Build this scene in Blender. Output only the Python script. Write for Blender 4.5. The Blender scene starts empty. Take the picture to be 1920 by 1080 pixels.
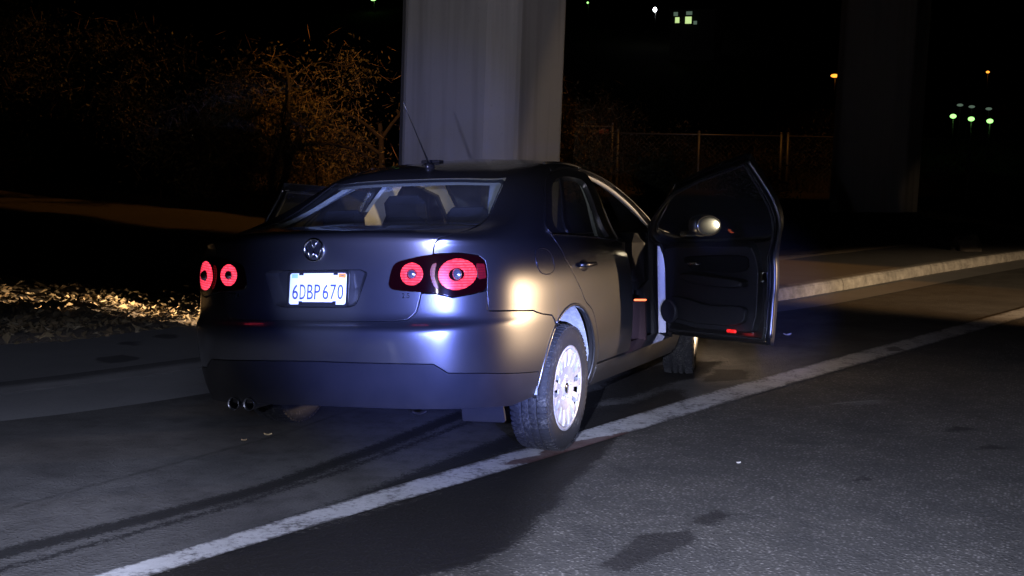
import bpy, math, random
import numpy as np
from mathutils import Vector, Matrix
from mathutils.geometry import delaunay_2d_cdt

random.seed(7); rng = np.random.default_rng(7)
sc = bpy.context.scene
COL = sc.collection

# ------------------------------------------------------------------ camera
cd = bpy.data.cameras.new('camera'); cam = bpy.data.objects.new('camera', cd); COL.objects.link(cam)
F_PX = 2501.19
cd.sensor_width = 36.0; cd.lens = F_PX/1920*36.0
cd.clip_start = 0.1; cd.clip_end = 1500
YAW, PIT, ROL = 0.3774, -0.1059, 0.0201
_f = Vector((-math.sin(YAW)*math.cos(PIT), math.cos(YAW)*math.cos(PIT), math.sin(PIT)))
_r = Vector((math.cos(YAW), math.sin(YAW), 0)); _u = _r.cross(_f)
_r2 = _r*math.cos(ROL)+_u*math.sin(ROL); _u2 = -_r*math.sin(ROL)+_u*math.cos(ROL)
CAMLOC = Vector((3.0194, -6.2541, 1.518))
cam.matrix_world = Matrix(((_r2.x, _u2.x, -_f.x, CAMLOC.x), (_r2.y, _u2.y, -_f.y, CAMLOC.y), (_r2.z, _u2.z, -_f.z, CAMLOC.z), (0, 0, 0, 1)))
sc.camera = cam

# ------------------------------------------------------------------ world, view, lights
w = bpy.data.worlds.new('World'); sc.world = w; w.use_nodes = True
nt = w.node_tree; nt.nodes.clear()
sky = nt.nodes.new('ShaderNodeTexSky'); sky.sky_type = 'NISHITA'; sky.sun_disc = False
sky.sun_elevation = math.radians(-6); sky.sun_rotation = math.radians(120)
bg = nt.nodes.new('ShaderNodeBackground'); bg.inputs[1].default_value = 0.012
wo = nt.nodes.new('ShaderNodeOutputWorld')
nt.links.new(sky.outputs[0], bg.inputs[0]); nt.links.new(bg.outputs[0], wo.inputs[0])
sc.view_settings.view_transform = 'Standard'; sc.view_settings.look = 'None'
sc.view_settings.gamma = 1.0; sc.view_settings.use_curve_mapping = False
sc.view_settings.exposure = 0.0
sc.render.engine = 'CYCLES'
sc.cycles.use_denoising = True
sc.cycles.max_bounces = 6
sc.cycles.sample_clamp_indirect = 4.0

def spot(name, loc, aim, power, color, deg, blend=0.3, radius=0.03, cut=None):
    """One spot lamp. cut = list of (normal, offset, softness): beam shutters, as planes through the lamp."""
    L = bpy.data.lights.new(name, 'SPOT'); L.energy = power; L.color = color
    L.spot_size = math.radians(deg); L.spot_blend = blend; L.shadow_soft_size = radius
    o = bpy.data.objects.new(name, L); COL.objects.link(o); o.location = loc
    d = (Vector(aim)-Vector(loc)).normalized()
    q = d.to_track_quat('-Z', 'Y'); o.rotation_mode = 'QUATERNION'; o.rotation_quaternion = q
    if cut:
        L.use_nodes = True; n = L.node_tree; em = n.nodes.get('Emission')
        tc = n.nodes.new('ShaderNodeTexCoord'); last = None
        iq = q.inverted()
        for nv, off, soft in cut:
            ln = iq @ Vector(nv)
            dot = n.nodes.new('ShaderNodeVectorMath'); dot.operation = 'DOT_PRODUCT'
            dot.inputs[1].default_value = ln
            nm = n.nodes.new('ShaderNodeVectorMath'); nm.operation = 'NORMALIZE'
            n.links.new(tc.outputs['Normal'], nm.inputs[0]); n.links.new(nm.outputs[0], dot.inputs[0])
            mr = n.nodes.new('ShaderNodeMapRange'); mr.interpolation_type = 'SMOOTHSTEP'
            mr.inputs['From Min'].default_value = off-soft; mr.inputs['From Max'].default_value = off+soft
            n.links.new(dot.outputs['Value'], mr.inputs['Value'])
            if last is None: last = mr.outputs[0]
            else:
                mu = n.nodes.new('ShaderNodeMath'); mu.operation = 'MULTIPLY'
                n.links.new(last, mu.inputs[0]); n.links.new(mr.outputs[0], mu.inputs[1]); last = mu.outputs[0]
        n.links.new(last, em.inputs['Strength'])
    return o

def plane_through(lamp, a, b, keep):
    """unit normal of the plane through the lamp and the points a and b, turned towards keep"""
    l = Vector(lamp); n = (Vector(a)-l).cross(Vector(b)-l).normalized()
    return tuple(n if n.dot(Vector(keep)-l) > 0 else -n)

BLUE = (0.64, 0.70, 1.0); TORCH = (.17, .235, 1.0); WARM = (1.0, 0.70, 0.42); SODIUM = (1.0, 0.40, 0.07)
# cool white hand lamps beside the camera, and unseen fills added for single parts
CL = (2.5, -6.35, 1.52)
RIGHT = (plane_through(CL, (.95, -.55, -1), (.95, -.55, 1), (3, 0, 0)), 0, .03)
spot('camera_lamp', CL, (.8, -2.2, 0), 3300, BLUE, 66, .7, .02, cut=[((0, 0, -1), .225, .045)])
spot('camera_lamp', CL, (2.2, .3, 0), 3700, BLUE, 52, .8, .02, cut=[RIGHT, ((0, 0, -1), .15, .05)])
spot('camera_lamp', CL, (-2.6, .3, 0), 1700, BLUE, 34, .6, .02, cut=[(plane_through(CL, (-1.05, -.5, -1), (-1.05, -.5, 1), (-3, 0, 0)), -.01, .05), ((0, 0, -1), .135, .02)])
spot('camera_lamp', CL, (2.2, 4.0, .3), 170, BLUE, 50, .8, .02, cut=[RIGHT])
spot('mirror_fill', (3.3, -6.1, 1.3), (1.10, 1.93, 1.0), 900, TORCH, 1.9, .6, .02)  # added unseen beam, only brightens the mirror glass
BT = (3.9, -5.9, 1.0)
spot('body_torch_and_fill', BT, (.68, -.9, .72), 7500, TORCH, 16, 1.0, .02, cut=[((0, 0, -1), -.055, .02)])
BL = (2.0, -6.3, 1.0)
spot('body_torch_and_fill', BL, (.35, -1.0, .75), 1500, TORCH, 17, 1.0, .02, cut=[((0, 0, -1), -.055, .02)])  # added fill over the mid trunk, not a second torch
spot('wheel_torch', (3.75, -6.0, 1.05), (.86, .20, .46), 8000, (.44, .53, 1.0), 9, 1.0, .02)
DT = (3.3, -6.1, 1.3)
spot('door_fill', DT, (.80, 2.0, .66), 800, (.22, .28, 1.0), 6.5, 1.0, .02, cut=[(plane_through(DT, (.757, 2.0, 0), (.757, 2.0, 1), (3, 2, 0)), 0, .002), (plane_through(DT, (.85, 2.0, 0), (.85, 2.0, 1), (0, 2, 0)), 0, .003)])  # added strip beam, masked to brighten the hinge pillar alone
spot('door_fill', DT, (1.69, 1.38, .60), 8000, TORCH, 7, .9, .02, cut=[(plane_through(DT, (1.60, 1.40, 0), (1.60, 1.40, 1), (3, 1.4, 0)), 0, .004)])  # added beam for the open door's rear edge
spot('plate_fill', (2.9, -6.3, 1.2), (0, -1.0, .80), 3200, (.45, .55, 1.0), 4.6, .9, .02)  # added unseen beam, stands in for the plate's retroreflection
spot('cabin_fill', (3.4, -6.1, .90), (-.3, .2, 1.2), 1300, (.42, .52, .95), 13, .8, .02, cut=[((0, 0, -1), -.066, .004)])  # unseen fill put in to brighten the cabin through the rear glass
spot('pier_fill', (2.6, -6.4, 1.6), (-4.25, 9.1, 1.5), 1700, TORCH, 11, 1.0, .02)  # added beam imitating torch spill low on the near pier
spot('pier_fill', (2.6, -6.4, 1.6), (-3.5, 9.3, 2.6), 1900, (.84, .82, 1.0), 22, .9, .02)  # unseen fill added over the whole near pier
# patrol car headlamps ahead in the next lane, dipped beam cut off just below the car's waist, plus added warm fills
HL = (7.6, 6.2, .85)
spot('headlamp_and_fill', HL, (.3, 1.6, .4), 2200, WARM, 62, .35, .05, cut=[((0, 0, -1), -.007, .006), ((0, 0, 1), -.078, .004), (plane_through(HL, (-4.2, 3.9, -1), (-4.2, 3.9, 1), (0, 0, 0)), 0, .05)])
spot('headlamp_and_fill', HL, (.3, .5, 1.0), 170, WARM, 40, .8, .1)  # added weak fill for the upper body, not a separate headlight
HN = (8.6, 6.6, .85)
spot('headlamp_and_fill', HN, (-4.0, 2.6, .1), 120000, WARM, 22, .6, .05, cut=[((0, 0, -1), .0, .01), ((0, 0, 1), -.075, .008), (plane_through(HN, (-4.2, 3.1, -1), (-4.2, 3.2, 1), (0, 0, 0)), 0, .075)])
HK = (8.2, 6.0, .66)
spot('headlamp_and_fill', HK, (2.0, 11.5, .1), 3600, WARM, 75, .6, .05, cut=[((0, 0, -1), .051, .004), (plane_through(HK, (1.6, 6.5, -1), (1.6, 6.5, 1), (2, 14, 0)), 0, .05)])
spot('headlamp_and_fill', HK, (-3.2, 9.6, 1.5), 420, WARM, 30, .6, .05, cut=[(plane_through(HK, (-3.5, 9.3, 1.1), (-2.9, 9.8, 2.3), (-3.0, 9.6, 1.2)), 0, .02)])  # added warm beam for the near pier's right face
spot('headlamp_and_fill', HK, (.55, 26.0, .6), 500, WARM, 5, 1.0, .05)  # added small beam for the far pier's right edge
HS = (7.4, 5.6, 1.75)
spot('warm_fill', HS, (-.4, 1.5, 1.2), 4000, WARM, 14, .6, .04, cut=[(plane_through(HS, (.80, 2.55, 0), (.80, 2.55, 2), (.8, 1.0, 1)), 0, .02)])  # added unseen fill for pillar trims and roof moulding
spot('warm_fill', (-4.5, -3.5, 1.6), (-1.60, 1.32, 1.22), 260, WARM, 2.6, .5, .03)  # added unseen beam on the left door's rear edge
# sodium street lamps beyond the overpass
S1 = (-3.0, 30.0, 13.0)
spot('street_lamp', S1, (-9.0, 37.5, 1.0), 420, SODIUM, 70, .6, .3)
S2 = (-6.0, 9.0, 13.0)
spot('street_lamp', S2, (-10.9, 20.8, 4.2), 8500, SODIUM, 34, .7, .3, cut=[(plane_through(S2, (-13.4, 18.85, 3.0), (-10.9, 20.4, .2), (-10.4, 20.6, 4)), .02, .035), (plane_through(S2, (-14.0, 18.4, 0), (-13.4, 18.8, 8), (-9, 21, 4)), 0, .07)])
# sodium light falling through the slot between the two overpass decks
S3 = (-8.0, 34.0, 16.0)
_n = Vector(plane_through(S3, (-15.5, 13.9, .1), (2.6, 8.5, 0), (0, -20, 0)))
spot('street_lamp', S3, (-6.0, 11.0, 0), 4200, SODIUM, 95, .2, .1, cut=[(tuple(_n), -.030, .003), (tuple(-_n), -.030, .003)])

# ------------------------------------------------------------------ helpers
def obj(name, verts, faces, mat=None, parent=None, smooth=False, normals=None, mats=None, midx=None, **props):
    me = bpy.data.meshes.new(name)
    V = np.asarray(verts, np.float64).reshape(-1, 3)
    me.from_pydata(V.tolist(), [], [list(map(int, f)) for f in faces] if not isinstance(faces, np.ndarray) else faces.tolist())
    for m in (mats or ([mat] if mat else [])): me.materials.append(m)
    if midx is not None: me.polygons.foreach_set('material_index', np.asarray(midx, np.int32))
    if smooth is True: me.polygons.foreach_set('use_smooth', np.ones(len(me.polygons), bool))
    elif smooth is not False: me.polygons.foreach_set('use_smooth', np.asarray(smooth, bool))
    if normals is not None: me.normals_split_custom_set(np.asarray(normals).tolist())
    me.update()
    o = bpy.data.objects.new(name, me); COL.objects.link(o)
    if parent: o.parent = parent
    for k, v in props.items(): o[k] = v
    return o

def empty(name, label, cat, loc=(0, 0, 0), group=None):
    o = bpy.data.objects.new(name, None); COL.objects.link(o); o.location = loc
    o['label'] = label; o['category'] = cat
    if group: o['group'] = group
    o.empty_display_size = .1
    return o

class MB:
    """collects shapes into one mesh"""
    def __init__(s): s.v = []; s.f = []; s.n = 0; s.sm = []
    def add(s, V, F, smooth=False):
        V = np.asarray(V, float).reshape(-1, 3); s.v.append(V)
        for f in F: s.f.append([i+s.n for i in f]); s.sm.append(smooth)
        s.n += len(V); return s
    def box(s, a, b, bev=0.0, R=None, at=(0, 0, 0)):
        a = np.array(a, float); b = np.array(b, float); c = (a+b)/2; h = (b-a)/2
        if bev <= 0:
            V = np.array([[x, y, z] for x in (-1, 1) for y in (-1, 1) for z in (-1, 1)])*h
            F = [(0, 1, 3, 2), (4, 6, 7, 5), (0, 4, 5, 1), (2, 3, 7, 6), (0, 2, 6, 4), (1, 5, 7, 3)]
        else:
            V = []; bev = min(bev, min(h)*.98)
            for x in (-1, 1):
                for y in (-1, 1):
                    for z in (-1, 1):
                        sg = np.array((x, y, z))
                        for k in range(3):
                            q = sg*(h-bev); q[k] = sg[k]*h[k]; V.append(q)
            V = np.array(V); ix = lambda x, y, z, k: ((x*2+y)*2+z)*3+k
            F = []
            for k in range(3):
                i, j = (k+1) % 3, (k+2) % 3
                for sgn in (0, 1):
                    q = []
                    for ai, aj in ((0, 0), (1, 0), (1, 1), (0, 1)):
                        t = [0, 0, 0]; t[k] = sgn; t[i] = ai; t[j] = aj; q.append(ix(*t, k))
                    F.append(q if sgn else q[::-1])
            for k in range(3):
                i, j = (k+1) % 3, (k+2) % 3
                for ai in (0, 1):
                    for aj in (0, 1):
                        q = []
                        for e, kk in ((0, i), (1, i), (1, j), (0, j)):
                            t = [0, 0, 0]; t[k] = e; t[i] = ai; t[j] = aj; q.append(ix(*t, kk))
                        F.append(q if ai == aj else q[::-1])
            for x in (0, 1):
                for y in (0, 1):
                    for z in (0, 1):
                        q = [ix(x, y, z, k) for k in range(3)]
                        F.append(q if (x+y+z) % 2 else q[::-1])
        V = V+c
        if R is not None: V = (V-np.array(at)) @ np.array(R).T+np.array(at)
        return s.add(V, F)
    def tube(s, P, r, n=8, closed=False, caps=True):
        P = np.asarray(P, float); m = len(P); r = np.broadcast_to(r, (m,))
        T = np.roll(P, -1, 0)-np.roll(P, 1, 0) if closed else np.gradient(P, axis=0)
        T /= np.linalg.norm(T, axis=1, keepdims=True)+1e-12
        up = np.array((0, 0, 1.)) if abs(T[0][2]) < .9 else np.array((1., 0, 0))
        V = []
        for i in range(m):
            a = np.cross(T[i], up); a /= np.linalg.norm(a)+1e-12; b = np.cross(a, T[i]); up = b
            for k in range(n):
                t = 2*math.pi*k/n; V.append(P[i]+r[i]*(a*math.cos(t)+b*math.sin(t)))
        F = []
        for i in range(m if closed else m-1):
            j = (i+1) % m
            for k in range(n):
                l = (k+1) % n; F.append((i*n+k, j*n+k, j*n+l, i*n+l))
        s.add(V, F, True)
        if caps and not closed:
            s.f.append([s.n-m*n+k for k in range(n)][::1]); s.sm.append(False)
            s.f.append([s.n-n+k for k in range(n)][::-1]); s.sm.append(False)
        return s
    def lathe(s, prof, n=48, axis=0, at=(0, 0, 0), closed=False):
        """prof: (along-axis, radius) pairs"""
        prof = np.asarray(prof, float); m = len(prof); V = []
        for k in range(n):
            t = 2*math.pi*k/n
            for a, r in prof:
                p = [0, 0, 0]; p[axis] = a; p[(axis+1) % 3] = r*math.cos(t); p[(axis+2) % 3] = r*math.sin(t)
                V.append(p)
        F = []
        for k in range(n):
            l = (k+1) % n
            for i in range(m-1): F.append((k*m+i, l*m+i, l*m+i+1, k*m+i+1))
        return s.add(np.array(V)+np.array(at), F, True)
    def ellipsoid(s, c, r, nu=20, nv=12, p=1.0):
        V = []
        for j in range(nv+1):
            t = math.pi*j/nv-math.pi/2
            for i in range(nu):
                a = 2*math.pi*i/nu
                sp = lambda q: math.copysign(abs(q)**p, q)
                V.append((c[0]+r[0]*sp(math.cos(t))*sp(math.cos(a)), c[1]+r[1]*sp(math.cos(t))*sp(math.sin(a)), c[2]+r[2]*sp(math.sin(t))))
        F = []
        for j in range(nv):
            for i in range(nu):
                k = (i+1) % nu; F.append((j*nu+i, j*nu+k, (j+1)*nu+k, (j+1)*nu+i))
        return s.add(V, F, True)
    def xf(s, fn): s.v = [fn(V) for V in s.v]; return s
    def build(s, name, mat, parent=None, **props):
        return obj(name, np.concatenate(s.v), s.f, mat, parent, smooth=s.sm, **props)

def text_mesh(txt, size):
    cu = bpy.data.curves.new('lettering', 'FONT'); cu.body = txt; cu.size = size; cu.align_x = 'CENTER'; cu.align_y = 'CENTER'
    cu.extrude = 0.0006; cu.resolution_u = 3
    o = bpy.data.objects.new('lettering', cu); COL.objects.link(o)
    dg = bpy.context.evaluated_depsgraph_get(); dg.update()
    me = o.evaluated_get(dg).to_mesh()
    V = np.array([v.co[:] for v in me.vertices]); F = [list(p.vertices) for p in me.polygons]
    o.evaluated_get(dg).to_mesh_clear(); bpy.data.objects.remove(o); bpy.data.curves.remove(cu)
    return V, F

# ------------------------------------------------------------------ materials
class N:
    def __init__(s, name):
        s.m = bpy.data.materials.new(name); s.m.use_nodes = True; s.t = s.m.node_tree
        s.b = s.t.nodes['Principled BSDF']; s.o = s.t.nodes['Material Output']
    def n(s, typ, **kw):
        x = s.t.nodes.new('ShaderNode'+typ)
        for k, v in kw.items():
            if k.startswith('i_'): x.inputs[k[2:].replace('_', ' ')].default_value = v
            else: setattr(x, k, v)
        return x
    def l(s, a, b): s.t.links.new(a, b)
    def noise(s, scale, detail=4, rough=.55, vec=None, dist=0):
        x = s.n('TexNoise', i_Scale=scale, i_Detail=detail, i_Roughness=rough, i_Distortion=dist)
        if vec is None: vec = s.obco()
        s.l(vec, x.inputs['Vector']); return x.outputs['Fac']
    def obco(s):
        if not hasattr(s, '_tc'): s._tc = s.n('TexCoord')
        return s._tc.outputs['Object']
    def ramp(s, fac, *st):
        x = s.n('ValToRGB'); e = x.color_ramp.elements
        while len(e) < len(st): e.new(.5)
        for q, (p, c) in zip(e, st):
            q.position = p; q.color = (c, c, c, 1) if isinstance(c, (int, float)) else (*c, 1)
        s.l(fac, x.inputs[0]); return x.outputs[0]
    def math(s, op, a, b=None, clamp=False):
        x = s.n('Math', operation=op, use_clamp=clamp)
        for i, q in enumerate((a, b)):
            if q is None: continue
            if isinstance(q, (int, float)): x.inputs[i].default_value = q
            else: s.l(q, x.inputs[i])
        return x.outputs[0]
    def mix(s, fac, a, b):
        x = s.n('Mix', data_type='RGBA'); 
        if isinstance(fac, (int, float)): x.inputs[0].default_value = fac
        else: s.l(fac, x.inputs[0])
        for i, q in ((6, a), (7, b)):
            if isinstance(q, tuple): x.inputs[i].default_value = (*q, 1)
            else: s.l(q, x.inputs[i])
        return x.outputs[2]
    def base(s, c):
        if isinstance(c, tuple): s.b.inputs['Base Color'].default_value = (*c, 1)
        else: s.l(c, s.b.inputs['Base Color'])
        return s
    def set(s, **kw):
        for k, v in kw.items():
            k = k.replace('_', ' ')
            if isinstance(v, (int, float, tuple)): s.b.inputs[k].default_value = v
            else: s.l(v, s.b.inputs[k])
        return s
    def bump(s, h, strength=.3, dist=.01):
        x = s.n('Bump', i_Strength=strength, i_Distance=dist); s.l(h, x.inputs['Height']); s.l(x.outputs[0], s.b.inputs['Normal']); return s
    def attr(s, name):
        return s.n('Attribute', attribute_name=name).outputs['Fac']

def simple(name, c, rough=.5, metal=0.0, **kw):
    return N(name).base(c).set(Roughness=rough, Metallic=metal, **kw).m

# car paint: mid grey metallic with fine flake and a little road dust
p = N('grey_metallic_paint')
fl = p.noise(900, 1); dust = p.noise(3.2, 5)
p.base(p.mix(p.ramp(dust, (.35, 0.0), (.75, 0.25)), (.155, .153, .155), (.13, .12, .105)))
p.set(Metallic=.93, Roughness=p.math('ADD', p.math('MULTIPLY', dust, .08), .29), Coat_Weight=1.0, Coat_Roughness=.03)
p.bump(fl, .04, .0004); PAINT = p.m
p = N('lower_bumper_plastic'); d = p.noise(9, 5)
p.base(p.mix(d, (.012, .012, .0125), (.030, .027, .024))).set(Roughness=.5, Specular_IOR_Level=.22); p.bump(p.noise(500, 2), .1, .0006); VAL = p.m
p = N('black_trim'); p.base((.012, .012, .013)).set(Roughness=.32); BLACK = p.m
p = N('black_rubber'); p.base((.016, .016, .017)).set(Roughness=.7); RUBBER = p.m
CHROME = simple('bright_chrome', (.75, .76, .78), .12, 1.0)
DARKMETAL = simple('dark_metal', (.05, .05, .055), .5, .6)
p = N('window_glass'); g = p.n('BsdfGlossy'); g.inputs['Roughness'].default_value = .02; g.inputs['Color'].default_value = (1, 1, 1, 1)
tr = p.n('BsdfTransparent'); tr.inputs['Color'].default_value = (.74, .80, .77, 1)
lw = p.n('Fresnel'); gm = p.n('NewGeometry'); iq = p.math('SUBTRACT', 1.45, p.math('MULTIPLY', gm.outputs['Backfacing'], 1.45-1/1.45)); p.l(iq, lw.inputs['IOR'])
mx = p.n('MixShader'); p.l(lw.outputs[0], mx.inputs[0]); p.l(tr.outputs[0], mx.inputs[1]); p.l(g.outputs[0], mx.inputs[2]); df = p.n('BsdfDiffuse'); df.inputs['Color'].default_value = (.55, .58, .60, 1)
mx2 = p.n('MixShader'); p.l(p.math('MULTIPLY', p.ramp(p.noise(5, 5), (.3, .45), (.75, 1.0)), .045), mx2.inputs[0]); p.l(mx.outputs[0], mx2.inputs[1]); p.l(df.outputs[0], mx2.inputs[2]); p.l(mx2.outputs[0], p.o.inputs['Surface'])
p.t.nodes.remove(p.b); GLASS = p.m
p = N('headliner_fabric'); p.base((.36, .365, .35)).set(Roughness=.9); p.bump(p.noise(400, 2), .2, .001); LINER = p.m
p = N('pale_pillar_trim'); p.base((.46, .44, .38)).set(Roughness=.65); p.bump(p.noise(300, 2), .15, .0008); TRIM = p.m
p = N('dark_grey_trim'); p.base((.022, .023, .027)).set(Roughness=.55); p.bump(p.noise(260, 3), .25, .001); DTRIM = p.m
p = N('seat_cloth'); p.base(p.mix(p.noise(120, 3), (.010, .010, .012), (.018, .018, .020))).set(Roughness=.9, Specular_IOR_Level=.1); SEAT = p.m
p = N('tail_lens'); p.base((.007, .0006, .001)).set(Roughness=.08, Coat_Weight=1.0, Coat_Roughness=.02, Specular_IOR_Level=.6); LENS = p.m
def lampmat(name, c, st, scale=900):
    p = N(name); wv = p.n('TexWave', wave_type='BANDS', bands_direction='Z'); wv.inputs['Scale'].default_value = scale/33; wv.inputs['Distortion'].default_value = .6
    p.l(p.obco(), wv.inputs['Vector'])
    p.base((.10, .004, .007)).set(Roughness=.2, Coat_Weight=1.0, Coat_Roughness=.03)
    em = p.math('MULTIPLY', p.math('ADD', p.math('MULTIPLY', p.math('MULTIPLY', wv.outputs['Fac'], p.ramp(p.noise(70, 3), (.35, .25), (.65, 1.15))), .95), .2), st)
    p.set(Emission_Color=(*c, 1), Emission_Strength=em); return p.m
LAMP = lampmat('red_lamp_glow', (1.0, .045, .09), 3.4)
LAMPDIM = lampmat('red_lamp_faint', (1.0, .02, .03), .10)
p = N('lamp_reflector'); p.base((.5, .53, .6)).set(Roughness=.12, Metallic=.9); REFL = p.m
p = N('number_plate_white'); p.base((.86, .87, .88)).set(Roughness=.4); PLATE = p.m
INK = simple('plate_ink', (.035, .04, .16), .5)
STICKB = simple('pale_blue_sticker', (.35, .6, .75), .5); STICKO = simple('orange_sticker', (.9, .32, .02), .5)
p = N('tyre_rubber')
mud = p.noise(75, 6, .75); mud2 = p.noise(9, 3)
mk = p.ramp(p.math('MULTIPLY', mud, p.math('ADD', mud2, .5)), (.55, 0.0), (.72, 1.0))
p.base(p.mix(p.math('MULTIPLY', mk, .6), (.011, .011, .012), (.12, .115, .095))).set(Roughness=.8); p.bump(p.noise(120, 4), .4, .002); TYRE = p.m
p = N('silver_hubcap'); dd = p.noise(22, 5, .65)
p.base(p.mix(p.ramp(dd, (.42, 0.0), (.75, .8)), (.62, .62, .63), (.36, .31, .24))).set(Metallic=.35, Roughness=.38); HUB = p.m
p = N('wheel_liner'); dd = p.noise(30, 6, .7)
p.base(p.mix(p.ramp(dd, (.45, 0.0), (.7, 1.0)), (.24, .25, .26), (.42, .42, .40))).set(Roughness=.85); p.bump(dd, .5, .004); LINERW = p.m
# ------------------------------------------------------------------ ground
KB = np.array([(-9.5, -9.5), (-6.2, -5.6), (-4.2, -2.7), (-2.58, -.22), (-2.34, .44), (-2.12, 1.17), (-1.2, 3.2), (-.25, 5.25), (.60, 7.28), (1.09, 9.01), (1.69, 11.22), (2.80, 14.82), (5.4, 22.5), (9.5, 34), (20, 62)])
def kerb_at(y):
    k = np.interp(y, KB[:, 1], KB[:, 0]); a = np.interp(np.asarray(y)-.5, KB[:, 1], KB[:, 0]); b = np.interp(np.asarray(y)+.5, KB[:, 1], KB[:, 0])
    return (k*2+a+b)/4
def kerb_h(y): return np.interp(y, [-2, 1.2, 4.5, 8], [.05, .055, .11, .135])
def poly_d(P, X, closed=False):
    """distance of points X to a polyline"""
    D = np.full(len(X), 1e9); P = np.asarray(P, float)
    for a, b in zip(P[:-1], P[1:]):
        d = b-a; t = np.clip(((X-a)@d)/(d@d), 0, 1); D = np.minimum(D, np.linalg.norm(X-a-t[:, None]*d, axis=1))
    return D
def inpoly(P, X):
    r = np.zeros(len(X), bool); P = np.asarray(P, float)
    for a, b in zip(P, np.roll(P, -1, 0)):
        if a[1] == b[1]: continue
        c = ((a[1] > X[:, 1]) != (b[1] > X[:, 1])); r ^= c & (X[:, 0] < (b[0]-a[0])*(X[:, 1]-a[1])/(b[1]-a[1])+a[0])
    return r
def sdf(P, X, soft):
    P = np.asarray(P, float); d = poly_d(np.vstack([P, P[:1]]), X); d = np.where(inpoly(P, X), d, -d)
    return np.clip(.5+d/(2*soft), 0, 1)

def axis_pts(a, b, step, lo, hi):
    o = list(np.arange(a, b+1e-6, step)); s = step
    while o[-1] < hi: s *= 1.25; o.append(o[-1]+s)
    s = step
    while o[0] > lo: s *= 1.25; o.insert(0, o[0]-s)
    return np.array(o)
ax = axis_pts(-3.0, 3.6, .022, -80, 400); ay = axis_pts(-3.2, 8.2, .032, -60, 420)
GX, GY = np.meshgrid(ax, ay); X = np.stack([GX.ravel(), GY.ravel()], 1)
def soft_noise(X, f, seed):
    r = np.random.default_rng(seed); o = np.zeros(len(X))
    for k in range(6):
        a = r.uniform(0, 6.28); o += np.sin((X[:, 0]*math.cos(a)+X[:, 1]*math.sin(a))*f*r.uniform(.6, 1.6)+r.uniform(0, 6.28))
    return o/6
Zr = soft_noise(X, 1.1, 3)*.004+soft_noise(X, 30, 4)*.0006
Xw = X+np.stack([soft_noise(X, 14, 5), soft_noise(X, 14, 6)], 1)*.035+np.stack([soft_noise(X, 60, 15), soft_noise(X, 60, 16)], 1)*.012
WET1 = [(-.2, -3.6), (.9, -3.4), (1.06, -2.1), (1.19, -1.88), (1.20, -1.46), (1.11, -.56), (1.02, .35), (.98, .80), (1.12, 1.44), (.95, 2.0), (.92, 2.7), (.95, 3.2), (.70, 3.1), (.45, 2.6), (.45, 1.2), (.75, .5), (.75, -.6), (.42, -1.72), (.12, -2.6)]
wet = sdf(WET1, Xw, .10)
wet = np.maximum(wet, .9*sdf([(.62, .3), (.62, -.5), (.50, -1.3), (.30, -1.9), (.36, -1.95), (.60, -1.2), (.88, -.45), (.9, .3)], Xw, .09))
ST = [[(1.58, -1.71), (1.60, -1.26), (1.77, -1.12), (1.86, -1.26), (1.75, -1.53), (1.69, -1.76)], [(1.76, -1.05), (1.80, -.78), (1.88, -.83), (1.86, -1.01)], [(2.25, -.05), (2.36, .05), (2.30, .12)], [(2.6, 1.35), (2.75, 1.5), (2.62, 1.55)], [(2.75, .95), (2.95, 1.05), (2.85, 1.12)], [(-.05, 3.5), (.4, 3.4), (.5, 3.9), (.1, 4.1)], [(1.0, 2.3), (1.25, 2.5), (1.15, 2.9), (.95, 2.8)]]
oil = np.zeros(len(X))
for P in ST: oil = np.maximum(oil, sdf(P, Xw, .05))
def track(P, wd, soft):
    P = np.asarray(P); t = np.linspace(0, 1, len(P)); tt = np.linspace(0, 1, 40)
    for _ in range(2): Q = np.stack([np.interp(tt, np.linspace(0, 1, len(P)), P[:, i]) for i in (0, 1)], 1); P = Q
    return np.clip((wd+soft-poly_d(P, X))/(2*soft), 0, 1)
Xs = X.copy(); 
trk = track([(-.75, -4.2), (-.46, -2.55), (-.24, -1.85), (-.09, -1.28), (-.02, -.45), (.02, .7), (.08, 2.2)], .05, .05)
trk = np.maximum(trk, .85*track([(-.35, -2.8), (-.06, -1.6), (.04, -.95), (.10, -.2), (.16, .9)], .02, .05))
trk = np.maximum(trk, .9*track([(.26, -2.1), (.40, -1.35), (.47, -.53), (.54, .1), (.62, .8)], .09, .07))
joint = track([(-1.3, -4.6), (-.86, -2.08), (-.73, -1.19), (-.62, -.43), (-.58, .6), (-.2, 2.6), (.6, 4.8)], .006, .012)
smooth_side = np.clip((np.interp(X[:, 1], [-2.6, -.8, 0, 1.7, 3.9, 8, 40], [.12, .55, .80, 1.18, 1.79, 2.9, 11.5])-X[:, 0])/.04+.5, 0, 1)
scuff = track([(1.42, 1.15), (1.95, 1.97), (2.12, 2.13)], .006, .02)+.7*sdf([(1.9, 1.9), (2.0, 2.05), (2.2, 2.2), (2.2, 2.05), (2.05, 1.9)], Xw, .06)
dkline = track([(1.7, 2.75), (2.25, 2.2), (2.8, 1.85), (3.6, 1.5)], .012, .02)
dry = .8*sdf([(.66, 1.25), (.84, 1.3), (.95, 2.35), (.83, 2.3), (.75, 1.9)], Xw, .08)+.6*sdf([(.56, 1.0), (.75, 1.1), (.66, 1.5), (.56, 1.5)], Xw, .08)
wet = np.clip(wet-dry*.8, 0, 1)
nx, ny = len(ax), len(ay); ii = np.arange((ny-1)*(nx-1)); j, i = ii//(nx-1), ii % (nx-1); b = j*nx+i
Fq = np.stack([b, b+1, b+nx+1, b+nx], 1)

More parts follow.
